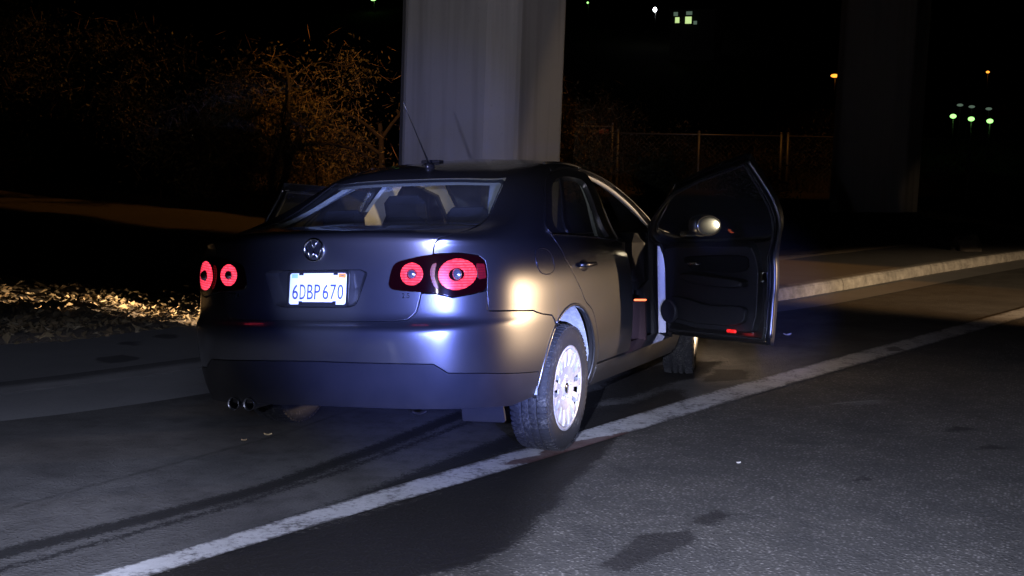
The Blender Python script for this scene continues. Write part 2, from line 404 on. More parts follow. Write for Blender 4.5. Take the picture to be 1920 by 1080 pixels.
p = N('road_asphalt')
co = p.obco()
n1 = p.noise(2.2, 5, .6); n2 = p.noise(150, 3, .7); n3 = p.noise(26, 6, .7); vor = p.n('TexVoronoi', i_Scale=62.0); p.l(co, vor.inputs['Vector'])
grit = p.ramp(vor.outputs['Distance'], (.12, 1.0), (.55, 0.0)); vcol = p.n('SeparateColor'); p.l(vor.outputs['Color'], vcol.inputs[0])
agg = p.math('MULTIPLY', grit, p.math('POWER', vcol.outputs[0], 2.2))
coarse = p.mix(agg, p.mix(p.math('ADD', p.math('MULTIPLY', n3, .5), p.math('MULTIPLY', p.noise(7, 6, .7), .5)), (.042, .039, .034), (.10, .094, .083)), (.30, .28, .25))
conc = p.mix(n3, (.075, .073, .070), (.125, .122, .115)); conc = p.mix(p.ramp(n2, (.58, 0.0), (.72, .6)), conc, (.035, .035, .035))
sm = p.attr('smooth_side'); base = p.mix(sm, coarse, conc)
base = p.mix(p.ramp(n1, (.36, 0.0), (.66, .6)), base, (.036, .035, .034)); base = p.mix(p.ramp(p.noise(9, 6, .75), (.5, 0.0), (.72, .5)), base, (.025, .024, .023))
n5 = p.noise(85, 4, .75); nz = p.math('ADD', p.math('MULTIPLY', p.math('SUBTRACT', n3, .5), .8), p.math('MULTIPLY', p.math('SUBTRACT', n5, .5), .9))
def amt(a, lo, hi, k=.9): return p.ramp(p.math('ADD', p.attr(a), p.math('MULTIPLY', nz, k)), (lo, 0.0), (hi, 1.0))
mw = amt('wet', .44, .56, 1.1)
base = p.mix(p.math('MULTIPLY', mw, .92), base, (.011, .010, .009))
mo = amt('oil', .42, .58, 1.5); base = p.mix(p.math('MULTIPLY', mo, .8), base, (.016, .014, .013))
mt = p.math('MULTIPLY', amt('track', .30, .56, 1.5), .9); base = p.mix(mt, base, (.010, .010, .010))
base = p.mix(p.math('MULTIPLY', p.attr('joint'), .8), base, (.015, .015, .014))
base = p.mix(p.math('MULTIPLY', amt('dark_crack', .3, .8, 1.0), .6), base, (.018, .017, .017))
base = p.mix(p.math('MULTIPLY', amt('scuff', .35, .9, 1.2), .35), base, (.26, .26, .26))
p.base(base)
p.set(Roughness=p.math('SUBTRACT', .82, p.math('MULTIPLY', mw, .12)), Specular_IOR_Level=.2)
hgt = p.math('ADD', p.math('MULTIPLY', grit, .7), p.math('MULTIPLY', n3, .5)); p.bump(hgt, .55, .006); ROAD = p.m
ro = obj('road', np.stack([X[:, 0], X[:, 1], Zr], 1), Fq, ROAD, None, True, kind='structure')
for nm, a in (('wet', wet), ('oil', oil), ('track', trk), ('joint', joint), ('smooth_side', smooth_side), ('scuff', np.clip(scuff, 0, 1)), ('dark_crack', dkline)):
    at = ro.data.attributes.new(nm, 'FLOAT', 'POINT'); at.data.foreach_set('value', a.astype(np.float32))

# edge line of worn white paint
yy = np.concatenate([np.arange(-6, 9, .05), np.arange(9, 80, .5)])
LLp = np.array([(-.95, -6), (-.38, -4), (.03, -2.59), (.22, -1.8), (.46, -.82), (.68, 0.0), (1.08, 1.71), (1.70, 3.91), (2.88, 8.04), (11.3, 38), (24, 80)])
LRp = np.array([(-.75, -6), (-.19, -4), (.21, -2.5), (.41, -1.71), (.65, -.90), (.91, .06), (1.29, 1.53), (1.88, 3.6), (3.08, 7.8), (11.6, 38), (24.3, 80)])
sm_ = lambda P: (np.interp(yy, P[:, 1], P[:, 0])*2+np.interp(yy-.4, P[:, 1], P[:, 0])+np.interp(yy+.4, P[:, 1], P[:, 0]))/4
xl, xr = sm_(LLp), sm_(LRp); V = []; nw = 9
for k in range(nw):
    t = k/(nw-1); V.append(np.stack([xl+(xr-xl)*t, yy, 0*yy+.006], 1))
V = np.concatenate(V); V[:, 2] += soft_noise(V[:, :2], 1.1, 3)*.004
m = len(yy); F = [(k*m+i, (k+1)*m+i, (k+1)*m+i+1, k*m+i+1) for k in range(nw-1) for i in range(m-1)]
p = N('worn_white_paint'); a1 = p.noise(38, 6, .72); a2 = p.noise(5, 3); a3 = p.noise(210, 2)
edge = p.attr('edge'); wear = p.math('ADD', p.math('ADD', p.math('MULTIPLY', a1, .62), p.math('MULTIPLY', a2, .38)), p.math('MULTIPLY', edge, .16))
wm = p.ramp(wear, (.50, 0.0), (.64, 1.0))
cc = p.mix(a3, (.38, .38, .375), (.52, .52, .51)); cc = p.mix(p.ramp(p.noise(11, 5, .7), (.4, 0.0), (.75, .55)), cc, (.24, .235, .225)); cc = p.mix(wm, cc, (.06, .058, .055))
nz = p.math('SUBTRACT', a1, .5)
st = p.ramp(p.math('ADD', p.attr('rust'), p.math('MULTIPLY', nz, .9)), (.22, 0.0), (.5, 1.0)); cc = p.mix(p.math('MULTIPLY', st, .85), cc, (.055, .013, .009))
dk = p.ramp(p.math('ADD', p.attr('dark'), p.math('MULTIPLY', nz, 1.2)), (.4, 0.0), (.7, 1.0)); cc = p.mix(p.math('MULTIPLY', dk, .8), cc, (.05, .045, .045))
p.base(cc).set(Roughness=.7); p.bump(a1, .4, .004); LINE = p.m
lo = obj('edge_line', V, F, LINE, None, True, kind='structure')
ed = np.concatenate([np.full(m, (1 if k in (0, nw-1) else .25 if k in (1, nw-2) else 0)) for k in range(nw)])
rust = np.maximum.reduce([sdf([(.80, .10), (.93, .36), (1.02, .34), (.93, .03), (.86, -.10), (.78, -.18), (.76, -.05)], V[:, :2], .018), sdf([(.93, .10), (1.06, .50), (1.0, .52), (.88, .14)], V[:, :2], .03), sdf([(.70, -.46), (.84, -.30), (.90, -.10), (.80, -.16), (.70, -.36)], V[:, :2], .025)])
dark = np.maximum.reduce([sdf(P, V[:, :2], .03) for P in ([(.74, -.33), (.80, -.22), (.76, -.22)], [(1.16, 1.35), (1.24, 1.5), (1.18, 1.5)], [(1.98, 4.25), (2.1, 4.4), (2.0, 4.6), (1.93, 4.45)], [(1.0, .75), (1.05, .8), (1.0, .85)])])
for nm, a in (('edge', ed), ('rust', rust), ('dark', dark)):
    at = lo.data.attributes.new(nm, 'FLOAT', 'POINT'); at.data.foreach_set('value', np.asarray(a, np.float32))

# gutter pan, kerb in cast lengths, sidewalk
p = N('old_concrete'); c1 = p.ramp(p.noise(6, 6, .7), (.32, 0.0), (.68, 1.0)); c2 = p.noise(60, 4, .6); c3 = p.noise(14, 5)
base = p.mix(c1, (.075, .072, .064), (.23, .22, .195)); base = p.mix(p.ramp(c2, (.55, 0.0), (.75, .5)), base, (.065, .06, .054))
base = p.mix(p.ramp(c3, (.62, 0.0), (.78, .7)), base, (.07, .065, .058))
p.base(base).set(Roughness=.85); p.bump(c2, .4, .004); CONC = p.m
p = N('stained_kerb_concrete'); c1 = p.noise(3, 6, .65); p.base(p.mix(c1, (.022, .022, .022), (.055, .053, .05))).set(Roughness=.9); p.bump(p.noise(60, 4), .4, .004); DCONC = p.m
gy = np.arange(-9, 30, .25); V = []; cols = 6
for k in range(cols):
    d = .02+.62*k/(cols-1)*np.interp(gy, [-3, 1, 3], [1.25, 1.15, .75])
    V.append(np.stack([kerb_at(gy)+d*.955, gy-d*.29, np.full(len(gy), .010-.004*k/(cols-1)-.02*math.sin(math.pi*k/(cols-1)*.0))], 1))
V = np.concatenate(V); m = len(gy); F = [(k*m+i, (k+1)*m+i, (k+1)*m+i+1, k*m+i+1) for k in range(cols-1) for i in range(m-1)]
V[:, 2] += soft_noise(V[:, :2], 1.1, 3)*.004
p = N('gutter_concrete'); c1 = p.noise(1.6, 5, .6); c2 = p.noise(70, 4, .6)
base = p.mix(c1, (.13, .13, .132), (.24, .238, .23)); base = p.mix(p.ramp(c2, (.55, 0.0), (.75, .5)), base, (.06, .06, .058)); p.base(base).set(Roughness=.8); p.bump(c2, .3, .003)
obj('gutter', V, F, p.m, None, True, kind='structure')
kerb_parent = None
def kerb_piece(y0, y1):
    ys = np.linspace(y0+.004, y1-.004, max(3, int((y1-y0)/.3))); V = []
    for y in ys:
        x = float(kerb_at(y)); h = float(kerb_h(y)); wv = .004*math.sin(y*7)+.003*math.sin(y*19)
        for d, z in ((0, -.03), (.004, h*.35), (-.012+wv, h*.80), (-.028+wv, h*.95), (-.05, h), (-.14, h+.004), (-.15, h-.01), (-.15, -.03)): V.append((x+d*.955, y-d*.29, z))
    n = 8; F = [(i*n+k, i*n+k+1, (i+1)*n+k+1, (i+1)*n+k) for i in range(len(ys)-1) for k in range(n-1)]
    F = [f[::-1] for f in F]; F += [list(range(n)), list(range((len(ys)-1)*n, len(ys)*n))[::-1]]
    return np.array(V), F
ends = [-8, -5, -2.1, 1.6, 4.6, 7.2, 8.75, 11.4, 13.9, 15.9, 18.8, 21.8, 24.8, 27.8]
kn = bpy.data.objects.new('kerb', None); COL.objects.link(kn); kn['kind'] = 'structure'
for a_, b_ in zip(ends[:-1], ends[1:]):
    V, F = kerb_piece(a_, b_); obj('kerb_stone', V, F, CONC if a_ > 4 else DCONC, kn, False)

DN = np.array([-.957, .29])
def side_strip(name, mat, ys, ds, zf, jitter=None, **props):
    V = []
    for y in ys:
        k = np.array([float(kerb_at(y)), y])
        for d in ds:
            q = k+DN*d; V.append((q[0], q[1], zf(q[0], q[1], d, y)))
    n = len(ds); F = [(i*n+k, (i+1)*n+k, (i+1)*n+k+1, i*n+k+1) for i in range(len(ys)-1) for k in range(n-1)]
    V = np.array(V)
    return obj(name, V, F, mat, None, True, **props)
p = N('sidewalk_concrete'); c1 = p.noise(2.0, 6, .65); c2 = p.noise(80, 4, .6)
base = p.mix(c1, (.085, .085, .084), (.155, .152, .144)); base = p.mix(p.ramp(c2, (.55, 0.0), (.75, .45)), base, (.055, .053, .05))
nz = p.math('SUBTRACT', p.noise(9, 4), .5); sp = p.ramp(p.math('ADD', p.attr('stain'), p.math('MULTIPLY', nz, .4)), (.35, 0.0), (.6, 1.0))
base = p.mix(p.math('MULTIPLY', sp, .85), base, (.012, .012, .013)); p.base(base).set(Roughness=.85); p.bump(c2, .3, .003); WALK = p.m
ysw = np.concatenate([np.arange(-8, 8, .12), np.arange(8, 32, .5)])
sd_h = lambda x, y, d, s: float(kerb_h(s))+.003-.002*d
wk = side_strip('sidewalk', WALK, ysw, np.concatenate([np.linspace(.14, 2.3, 18)]), sd_h, kind='structure')
Vw = np.array([v.co[:2] for v in wk.data.vertices])
def blob(cx, cy, rx, ry): return [(cx+rx*math.cos(t), cy+ry*math.sin(t)) for t in np.linspace(0, 6.28, 14, endpoint=False)]
stn = np.maximum.reduce([sdf(blob(-2.64, .93, .14, .17), Vw, .05), sdf(blob(-3.0, 1.56, .10, .10), Vw, .05)*.9, sdf(blob(-2.98, 1.92, .12, .12), Vw, .05)*.9])
at = wk.data.attributes.new('stain', 'FLOAT', 'POINT'); at.data.foreach_set('value', stn.astype(np.float32))
p = N('dry_dirt'); c1 = p.noise(5, 7, .7); c2 = p.noise(45, 5, .7)
base = p.mix(c1, (.032, .025, .018), (.09, .07, .048)); base = p.mix(p.ramp(c2, (.5, 0.0), (.7, .7)), base, (.035, .028, .020)); p.base(base).set(Roughness=.95); p.bump(c2, .8, .02); DIRT = p.m
def dirt_h(x, y, d, s):
    e = np.interp(s, [-6, -2, -.5, .3, 1.0, 2, 4, 20], [3.0, 2.6, 2.2, 1.5, 1.25, 1.3, 1.4, 1.4])
    z = float(kerb_h(s))+.02+.03*math.sin(x*1.7+y*.8)*math.sin(y*1.3)
    z += .13*math.exp(-((x+4.08)/.42)**2-((y-2.45)/.36)**2)+.05*math.exp(-((x+4.9)/.5)**2-((y-2.1)/.3)**2)
    t = min(1, max(0, (d-e)/.22)); z = z*t+(-.04)*(1-t)
    if d > 8: z += min(1.2, (d-8)*.015)
    return z+.012*math.sin(x*13.1+y*5)*math.sin(y*11.7-x*3)*t
ds = np.concatenate([np.arange(1.0, 6, .07), np.arange(6, 14, .4), np.geomspace(14.2, 260, 26)])
side_strip('dirt_verge', DIRT, np.concatenate([np.arange(-7, 7, .1), np.arange(7, 30, .5), np.geomspace(31, 300, 24)]), ds, dirt_h, kind='structure')
# fallen leaves and dry grass on the verge
def verge_pt(s, d): q = np.array([float(kerb_at(s)), s])+DN*d; return q[0], q[1], dirt_h(q[0], q[1], d, s)
V = []; F = []; cols = []
for k in range(15000):
    s = rng.uniform(-2.6, 6.5); d = 1.2+abs(rng.normal(0, 1.7)) if k % 3 else rng.uniform(1.2, 9)
    x, y, z = verge_pt(s, d)
    if z < .03: continue
    L = rng.uniform(.02, .055); W = L*rng.uniform(.25, .6); a = rng.uniform(0, 6.28); tilt = rng.normal(0, .5); bend = rng.uniform(-.3, .5)
    u = np.array([math.cos(a), math.sin(a), math.sin(tilt)*.8]); v = np.array([-math.sin(a), math.cos(a), rng.normal(0, .5)])
    c = np.array([x, y, z+.008+rng.uniform(0, .02)]); b0 = len(V)
    V += [c-u*L, c-v*W+np.array([0, 0, bend*L]), c+u*L, c+v*W+np.array([0, 0, bend*L])]; F.append((b0, b0+1, b0+2, b0+3))
p = N('dry_leaves'); rnp = p.n('NewGeometry'); lc = p.ramp(rnp.outputs['Random Per Island'], (0, (.10, .065, .03)), (.4, (.17, .125, .06)), (.75, (.05, .037, .02)), (1, (.27, .22, .13)))
p.base(lc).set(Roughness=.8); LEAFL = p.m
obj('fallen_leaves', V, F, LEAFL, None, False, kind='stuff')
# small things on the road
for nm, lab, xy, sz, c in (('dry_leaf', 'small pale curled leaf lying beside the gutter joint behind the car', (-.62, -.44), .020, (.5, .38, .2)), ('dry_leaf', 'tan leaf scrap lying on the gutter joint, left of the pale curled leaf', (-.66, -.60), .014, (.35, .25, .14)), ('twig', 'short dark twig lying flat under the rear bumper', (-.16, .40), .04, (.03, .025, .02)), ('pebble', 'pale pebble on the asphalt right of the white line', (1.72, .05), .011, (.55, .52, .48)), ('paper_scrap', 'tiny white paper scrap on the asphalt past the open door', (1.12, 4.72), .035, (.6, .58, .55))):
    u = np.array([.8, .6, 0])*sz; v = np.array([-.6, .8, .1])*sz*(.16 if nm == 'twig' else .45); c3 = np.array([*xy, .016])
    mb = MB(); V = []
    for j_ in range(5):
        t = j_/4*2-1; wv = (1-t*t)*.9+.1; z = np.array([0, 0, sz*.35*t*t])
        V += [c3+u*t-v*wv+z, c3+u*t+v*wv+z+np.array([0, 0, sz*.12]), c3+u*t+z-np.array([0, 0, .004])]
    F = []
    for j_ in range(4): b_ = j_*3; F += [(b_, b_+1, b_+4, b_+3), (b_+1, b_+2, b_+5, b_+4), (b_+2, b_, b_+3, b_+5)]
    o = obj(nm, V, F, simple(nm+'_tone', c, .7), None, False); o['label'] = lab; o['category'] = nm.split('_')[-1]
rk = MB(); rk.ellipsoid((2.02, 14.22, .20), (.21, .17, .15), 26, 16, .9)
def lumpy(V):
    d = V-np.array([2.02, 14.22, .18]); n = np.stack([np.sin(V[:, 0]*31+V[:, 2]*17)+np.sin(V[:, 1]*47), np.sin(V[:, 1]*29+V[:, 0]*23)], 1).sum(1)
    return V+d*(n*.09)[:, None]
rk.xf(lumpy)
o = rk.build('dirt_clod', simple('dark_soil', (.035, .03, .025), .95)); o['label'] = 'small dark lump of soil on the verge behind the far kerb'; o['category'] = 'clod'

# ------------------------------------------------------------------ concrete bridge piers
p = N('pier_concrete'); c1 = p.noise(.9, 5, .6); c2 = p.noise(26, 5, .6); wv = p.n('TexNoise', i_Scale=1.0, i_Detail=5.0); mp = p.n('Mapping'); mp.inputs['Scale'].default_value = (5, 5, .22); p.l(p.obco(), mp.inputs[0]); p.l(mp.outputs[0], wv.inputs['Vector'])
base = p.mix(c1, (.27, .265, .255), (.36, .35, .335)); base = p.mix(p.ramp(wv.outputs['Fac'], (.47, 0.0), (.68, .6)), base, (.17, .165, .155)); base = p.mix(p.ramp(c2, (.62, 0.0), (.75, .35)), base, (.17, .165, .155))
p.base(base).set(Roughness=.9); p.bump(c2, .3, .004); PIER = p.m
def pier(cx, cy, w_, dp, yaw, ch, lean, label):
    P = []; b_ = .035
    for cx_, cy_, a0 in ((w_/2, -dp/2, -90), (w_/2, dp/2, 0), (-w_/2, dp/2, 90), (-w_/2, -dp/2, 180)):
        u0 = np.array([math.cos(math.radians(a0)), math.sin(math.radians(a0))]); u1 = np.array([-u0[1], u0[0]]); c0_ = np.array([cx_, cy_])
        # chamfered corner with slightly rounded arrises
        A_, B_ = c0_-u1*ch, c0_-u0*ch
        if a0 in (-90, 90): A_, B_ = c0_-u1*ch, c0_-u0*ch
        d_ = (B_-A_)/np.linalg.norm(B_-A_)
        P += [tuple(A_-u1*b_), tuple(A_+d_*b_), tuple(B_-d_*b_), tuple(B_-u0*b_)]
    c, s = math.cos(yaw), math.sin(yaw); V = []
    zs = [-.3, 2.4, 2.41, 4.8, 4.81, 9.5, 12]
    for z in zs:
        for x, y in P: V.append((cx+x*c-y*s+lean[0]*z, cy+x*s+y*c+lean[1]*z, z))
    n = len(P); F = [(k*n+i, k*n+(i+1) % n, (k+1)*n+(i+1) % n, (k+1)*n+i) for k in range(len(zs)-1) for i in range(n)]+[list(range(n))[::-1], list(range(len(V)-n, len(V)))]
    o = obj('bridge_pier', V, F, PIER); o['label'] = label; o['category'] = 'bridge pier'; o['group'] = 'concrete piers under the overpass'; return o
pier(-4.0, 10.12, 1.86, 1.65, -.2, .28, (.016, .004), 'broad pale concrete pier directly behind the car roof')
pier(-.72, 26.2, 1.78, 1.65, -.2, .27, (.016, .004), 'dim concrete pier farther off at the right, beyond the open car door')

# ------------------------------------------------------------------ chain link fence and gate
FENCE = simple('galvanised_steel', (.30, .29, .27), .45, .6)
def fence_frame(a, b, h, label, group=None, rails=True, mesh=True, diag=False, name='chain_link_fence', cat='fence', nposts=2):
    a = np.array(a); b = np.array(b); L = np.linalg.norm(b-a); d = (b-a)/L
    t = empty(name, label, cat, (a[0], a[1], 0.0))
    if group: t['group'] = group
    for k in range(nposts):
        q = a+d*L*k/(nposts-1) - a
        MB().tube([(q[0], q[1], -.3), (q[0], q[1], h+.08)], .045, 10).ellipsoid((q[0], q[1], h+.09), (.055, .055, .04), 10, 6).build('post', FENCE, t)
    e = b-a
    MB().tube([(0, 0, h), (e[0], e[1], h)], .028, 8).build('top_rail', FENCE, t)
    if rails: MB().tube([(0, 0, .12), (e[0], e[1], .12)], .022, 8).build('bottom_rail', FENCE, t)
    if mesh:
        mb = MB(); st = .16; k = -h
        while k < L:
            for sg in (1, -1):
                x0, x1 = k, k+h; z0, z1 = (.1, h) if sg > 0 else (h, .1)
                lo_, hi_ = max(0, x0), min(L, x1)
                if hi_ > lo_:
                    f0, f1 = (lo_-x0)/h, (hi_-x0)/h; zz0, zz1 = z0+(z1-z0)*f0, z0+(z1-z0)*f1
                    mb.tube([(d[0]*lo_, d[1]*lo_, zz0), (d[0]*hi_, d[1]*hi_, zz1)], .0035, 3, caps=False)
            k += st
        mb.build('wire_mesh', FENCE, t, kind='stuff')
    return t
gt = fence_frame((-11.75, 34.15), (-9.90, 34.75), 2.2, 'chain link gate with a small red sign, right of the broad pier', name='chain_link_gate', cat='gate')
MB().tube([(0, 0, .15), (1.85, .6, 2.1)], .02, 6).build('brace', FENCE, gt)
MB().box((1.46, .42, 1.98), (1.78, .46, 2.12), .005).build('sign_plate', simple('faded_red_sign', (.45, .12, .05), .5), gt)
fence_frame((-9.72, 34.80), (-4.75, 36.04), 2.0, 'chain link fence running right from the gate past the dry brush', nposts=3)
fence_frame((-4.55, 36.1), (3.5, 38.0), 2.0, 'chain link fence behind the far dim pier', nposts=4)

# ------------------------------------------------------------------ trees and brush
p = N('bark'); c1 = p.noise(14, 5); p.base(p.mix(c1, (.007, .0055, .004), (.02, .015, .011))).set(Roughness=.9); p.bump(c1, .5, .02); BARK = p.m
p = N('bare_twigs'); p.base((.24, .17, .10)).set(Roughness=.8); TWIG = p.m
def leafmat(name, a, b):
    p = N(name); g_ = p.n('NewGeometry'); lc = p.ramp(g_.outputs['Random Per Island'], (0, a), (1, b)); p.base(lc).set(Roughness=.7); return p.m
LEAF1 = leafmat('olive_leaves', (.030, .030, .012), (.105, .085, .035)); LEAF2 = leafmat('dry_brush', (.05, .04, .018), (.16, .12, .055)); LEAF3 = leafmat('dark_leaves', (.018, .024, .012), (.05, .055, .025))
def leaf_cloud(C, n, spread, size, aspect=.5):
    C = np.asarray(C); k = rng.integers(0, len(C), n); P = C[k]+rng.normal(0, 1, (n, 3))*spread
    u = rng.normal(0, 1, (n, 3)); u /= np.linalg.norm(u, axis=1, keepdims=True); v = np.cross(u, rng.normal(0, 1, (n, 3))); v /= np.linalg.norm(v, axis=1, keepdims=True)
    L = (rng.uniform(.5, 1.3, n)*size)[:, None]; V = np.stack([P-u*L, P-v*L*aspect, P+u*L, P+v*L*aspect], 1).reshape(-1, 3)
    return V, np.arange(4*n).reshape(n, 4)
def tree(x, y, h, r, label, mat, cat='tree', group=None, nleaf=5000, droop=.0, lsize=.05, name='tree', bare=1.0, z0=.2):
    t = empty(name, label, cat, (x, y, z0))
    if group: t['group'] = group
    tb = MB(); bb = MB(); tips = []
    def grow(P, D, L, rad, lev):
        n = 5; pts = [P]; 
        for k in range(n):
            D = D+rng.normal(0, .16, 3)+np.array([0, 0, -droop*lev*.12]); D /= np.linalg.norm(D); P = P+D*L/n; pts.append(P)
        (tb if lev == 0 else bb).tube(pts, np.linspace(rad, rad*.55, n+1), 7 if lev < 2 else 4, caps=False)
        if lev >= 1: tips.extend(pts[1:])
        if lev < 4:
            for k in range(3 if lev < 3 else 2):
                i = rng.integers(2, n+1); a = rng.normal(0, 1, 3); a -= D*(a@D); a /= np.linalg.norm(a)
                grow(pts[i], D*.62+a*.78+np.array([0, 0, .12]), L*(rng.uniform(1.0, 1.35) if lev == 0 else rng.uniform(.55, .78)), rad*.5, lev+1)
    for q in range(2 if r > 2 else 1):
        grow(np.array([rng.normal(0, .15), rng.normal(0, .15), 0.]), np.array([rng.normal(0, .2), rng.normal(0, .2), 1.]), h*.24, .013*h, 0)
    tips = np.array(tips); s = r/(np.abs(tips[:, :2]).max()+1e-6)
    tb.build('trunk', BARK, t); bb.build('branches', BARK, t)
    V, F = leaf_cloud(tips, 3000, .25*r/2.5, .22, .022); obj('twigs', V, F, TWIG, t, False)
    V, F = leaf_cloud(tips, int(nleaf*1.7), .22*r/2.5, lsize, .38); obj('crown', V, F, mat, t, False)
    return t
tg = 'trees behind the verge'
for x, y, h, r, lab, n in ((-11.2, 21.3, 7.5, 2.7, 'twiggy tree standing between the large bushy tree and the broad pier', 7000), (-13.1, 19.7, 7.5, 3.2, 'large bushy tree with orange lit twigs, left of the broad pier', 9000), (-9.5, 22.4, 7.0, 3.0, 'tree with bare orange twigs half hidden behind the broad pier', 8000), (-15.4, 18.6, 7.0, 3.0, 'tree lit faintly orange near the top left, beside the large bushy tree', 7000)):
    tree(x, y, h, r, lab, LEAF1, group=tg, nleaf=n, droop=1.0)
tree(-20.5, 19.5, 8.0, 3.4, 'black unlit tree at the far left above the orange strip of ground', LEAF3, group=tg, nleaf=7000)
tree(-15.2, 37.5, 7.5, 3.0, 'tall dim tree behind the chain link gate', LEAF1, group=tg, nleaf=7000)
tree(-12.3, 39.5, 5.0, 2.2, 'lower dim tree standing right of the tall tree behind the gate', LEAF1, group=tg, nleaf=5000)
def bush(x, y, rx, h, label, mat, n=2500, z0=.25, lsize=.06):
    t = empty('bush', label, 'bush', (x, y, z0)); t['group'] = 'brush along the fence'
    C = []; mb = MB()
    for k in range(16):
        a = rng.uniform(0, 6.28); q = rng.uniform(.2, 1)*rx; tip = np.array([q*math.cos(a), q*math.sin(a)*.7, h*rng.uniform(.45, 1.0)*(1-.45*(q/rx)**2)]); mb.tube([(0, 0, -.1), tip*.5+np.array([0, 0, .08*h]), tip], [.03, .018, .006], 4, caps=False)
        for f in (.35, .6, .8, 1.0): C.append(tip*f)
    mb.build('stems', BARK, t); V, F = leaf_cloud(C, n, .17*rx, lsize, .35); V[:, 2] = np.abs(V[:, 2]); obj('foliage', V, F, mat, t, False); return t
for x, y, rx, h, lab in ((-10.6, 37.6, 1.6, 2.6, 'tall dry bush just right of the gate post'), (-8.6, 38.6, 1.5, 2.2, 'dry orange bush behind the middle of the fence'), (-6.9, 38.2, 1.3, 1.7, 'low dry bush beside the middle fence post'), (-5.4, 39.2, 1.6, 1.9, 'dry bush by the last fence post left of the dim pier'), (-3.6, 39.8, 1.5, 2.4, 'dry bush touching the left edge of the dim pier'), (.6, 40.5, 1.8, 1.5, 'dim bush just right of the dim pier'), (3.4, 41.5, 2.0, 1.6, 'dim bush at the far right edge of the view')):
    bush(x, y, rx, h, lab, LEAF2)
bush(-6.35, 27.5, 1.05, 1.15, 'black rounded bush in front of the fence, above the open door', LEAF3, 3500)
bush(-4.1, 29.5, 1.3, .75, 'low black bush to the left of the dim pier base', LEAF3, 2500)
# dry grass
V = []; F = []
for k in range(9000):
    x = rng.uniform(-11.5, 6); y = 36.5+rng.uniform(-1.2, 5.5)+(x+10)*.25; h = rng.uniform(.2, .75); a = rng.uniform(0, 6.28); l = rng.normal(0, .16, 2); b0 = len(V); wq = .012
    V += [(x-wq*math.cos(a), y-wq*math.sin(a), .1), (x+wq*math.cos(a), y+wq*math.sin(a), .1), (x+l[0], y+l[1], .3+h)]; F.append((b0, b0+1, b0+2))
obj('dry_grass', V, F, LEAF2, None, False, kind='stuff')
# far hillside with its lights
hx_ = np.linspace(-260, 260, 60); hy_ = np.linspace(95, 330, 30); A_, B_ = np.meshgrid(hx_, hy_)
hz = (B_-95)*.26+1.5*np.sin(A_*.05)*np.clip((B_-95)/60, 0, 1)-.6; hz[0] = -1
V = np.stack([A_.ravel(), B_.ravel(), hz.ravel()], 1); m = 60; F = [(j*m+i, j*m+i+1, (j+1)*m+i+1, (j+1)*m+i) for j in range(29) for i in range(m-1)]
p = N('hill_scrub'); c1 = p.noise(.15, 6); p.base(p.mix(c1, (.02, .022, .012), (.06, .055, .03))).set(Roughness=.95); obj('hillside', V, F, p.m, None, True, kind='structure')
def glow(name, c, s):
    p = N(name); p.base((.1, .1, .1)).set(Emission_Color=(*c, 1), Emission_Strength=s); return p.m
GWH = glow('cool_white_lamp', (.9, .95, 1.0), 8); GGR = glow('green_lamp', (.35, 1.0, .22), 2.2); GOR = glow('amber_lamp', (1.0, .30, .03), 2.5); GDM = glow('dim_window_glow', (.5, .75, .55), .16); GYE = glow('yellow_green_window', (.65, .9, .35), .9)
POLE = simple('lamp_pole_steel', (.1, .1, .1), .5, .5)
C0 = np.array(CAMLOC)
def on_hill(p_):
    d = np.array(p_)-C0; t = 1.0
    lo_, hi_ = .5, 2.2
    for _ in range(40):
        md = (lo_+hi_)/2; q = C0+d*md
        if q[2] > (q[1]-95)*.26+1.6+1.2: lo_ = md
        else: hi_ = md
    return C0+d*lo_
def far_lamp(p_, r, mat, label, group=None, pole=True, sz=1.5):
    q = on_hill(p_); t = empty('distant_lamp', label, 'lamp', tuple(q)); 
    if group: t['group'] = group
    gz = (q[1]-95)*.26-q[2]
    MB().ellipsoid((0, 0, 0), (r*sz, r, r), 12, 8).build('lamp_head', mat, t)
    MB().tube([(0, .3, -max(1.5, -gz)), (0, .3, .2)], .06, 6).build('pole', POLE, t)
far_lamp((-40.66, 147.67, 17.79), .30, GWH, 'bright white lamp on the hillside right of the broad pier', sz=.8)
far_lamp((-20.22, 152.05, 10.34), .16, GOR, 'amber lamp on the dark hill left of the dim pier', sz=2.2)
far_lamp((-48.2, 145.33, 18.5), .14, GGR, 'small green lamp at the very top, just right of the broad pier', sz=1)
far_lamp((-71.36, 135.41, 18.3), .2, GGR, 'green lamp cut by the top edge above the orange lit twigs', sz=2.2)
far_lamp((-3.63, 153.61, 10.83), .10, GOR, 'faint amber lamp high at the far right')
for q, lab in (((-7.05, 153.42, 5.88), 'leftmost of the three green lamps at the far right'), ((-5.1, 153.54, 5.6), 'middle of the three green lamps at the far right'), ((-3.11, 153.63, 5.39), 'rightmost of the three green lamps at the far right')):
    far_lamp(q, .17, GGR, lab, 'row of green lamps at the far right', sz=1.4)
for q, lab in (((-6.38, 153.47, 7.14), 'leftmost dim lamp of the row above the green lamps'), ((-5.12, 153.54, 6.97), 'middle dim lamp of the row above the green lamps'), ((-3.3, 153.62, 6.75), 'rightmost dim lamp of the row above the green lamps')):
    far_lamp(q, .11, GDM, lab, 'dim lamps above the green row', sz=2.2)
q = on_hill((-36.92, 148.68, 16.6)); bd = empty('distant_building', 'small far building with lit yellow green windows on the hillside', 'building', tuple(q))
MB().box((-2.1, 0, -6.5), (3.2, 4, 1.1)).box((-2.3, -.2, 1.1), (3.4, 4.2, 1.25)).build('wall', simple('pale_far_wall', (.3, .3, .28), .8), bd)
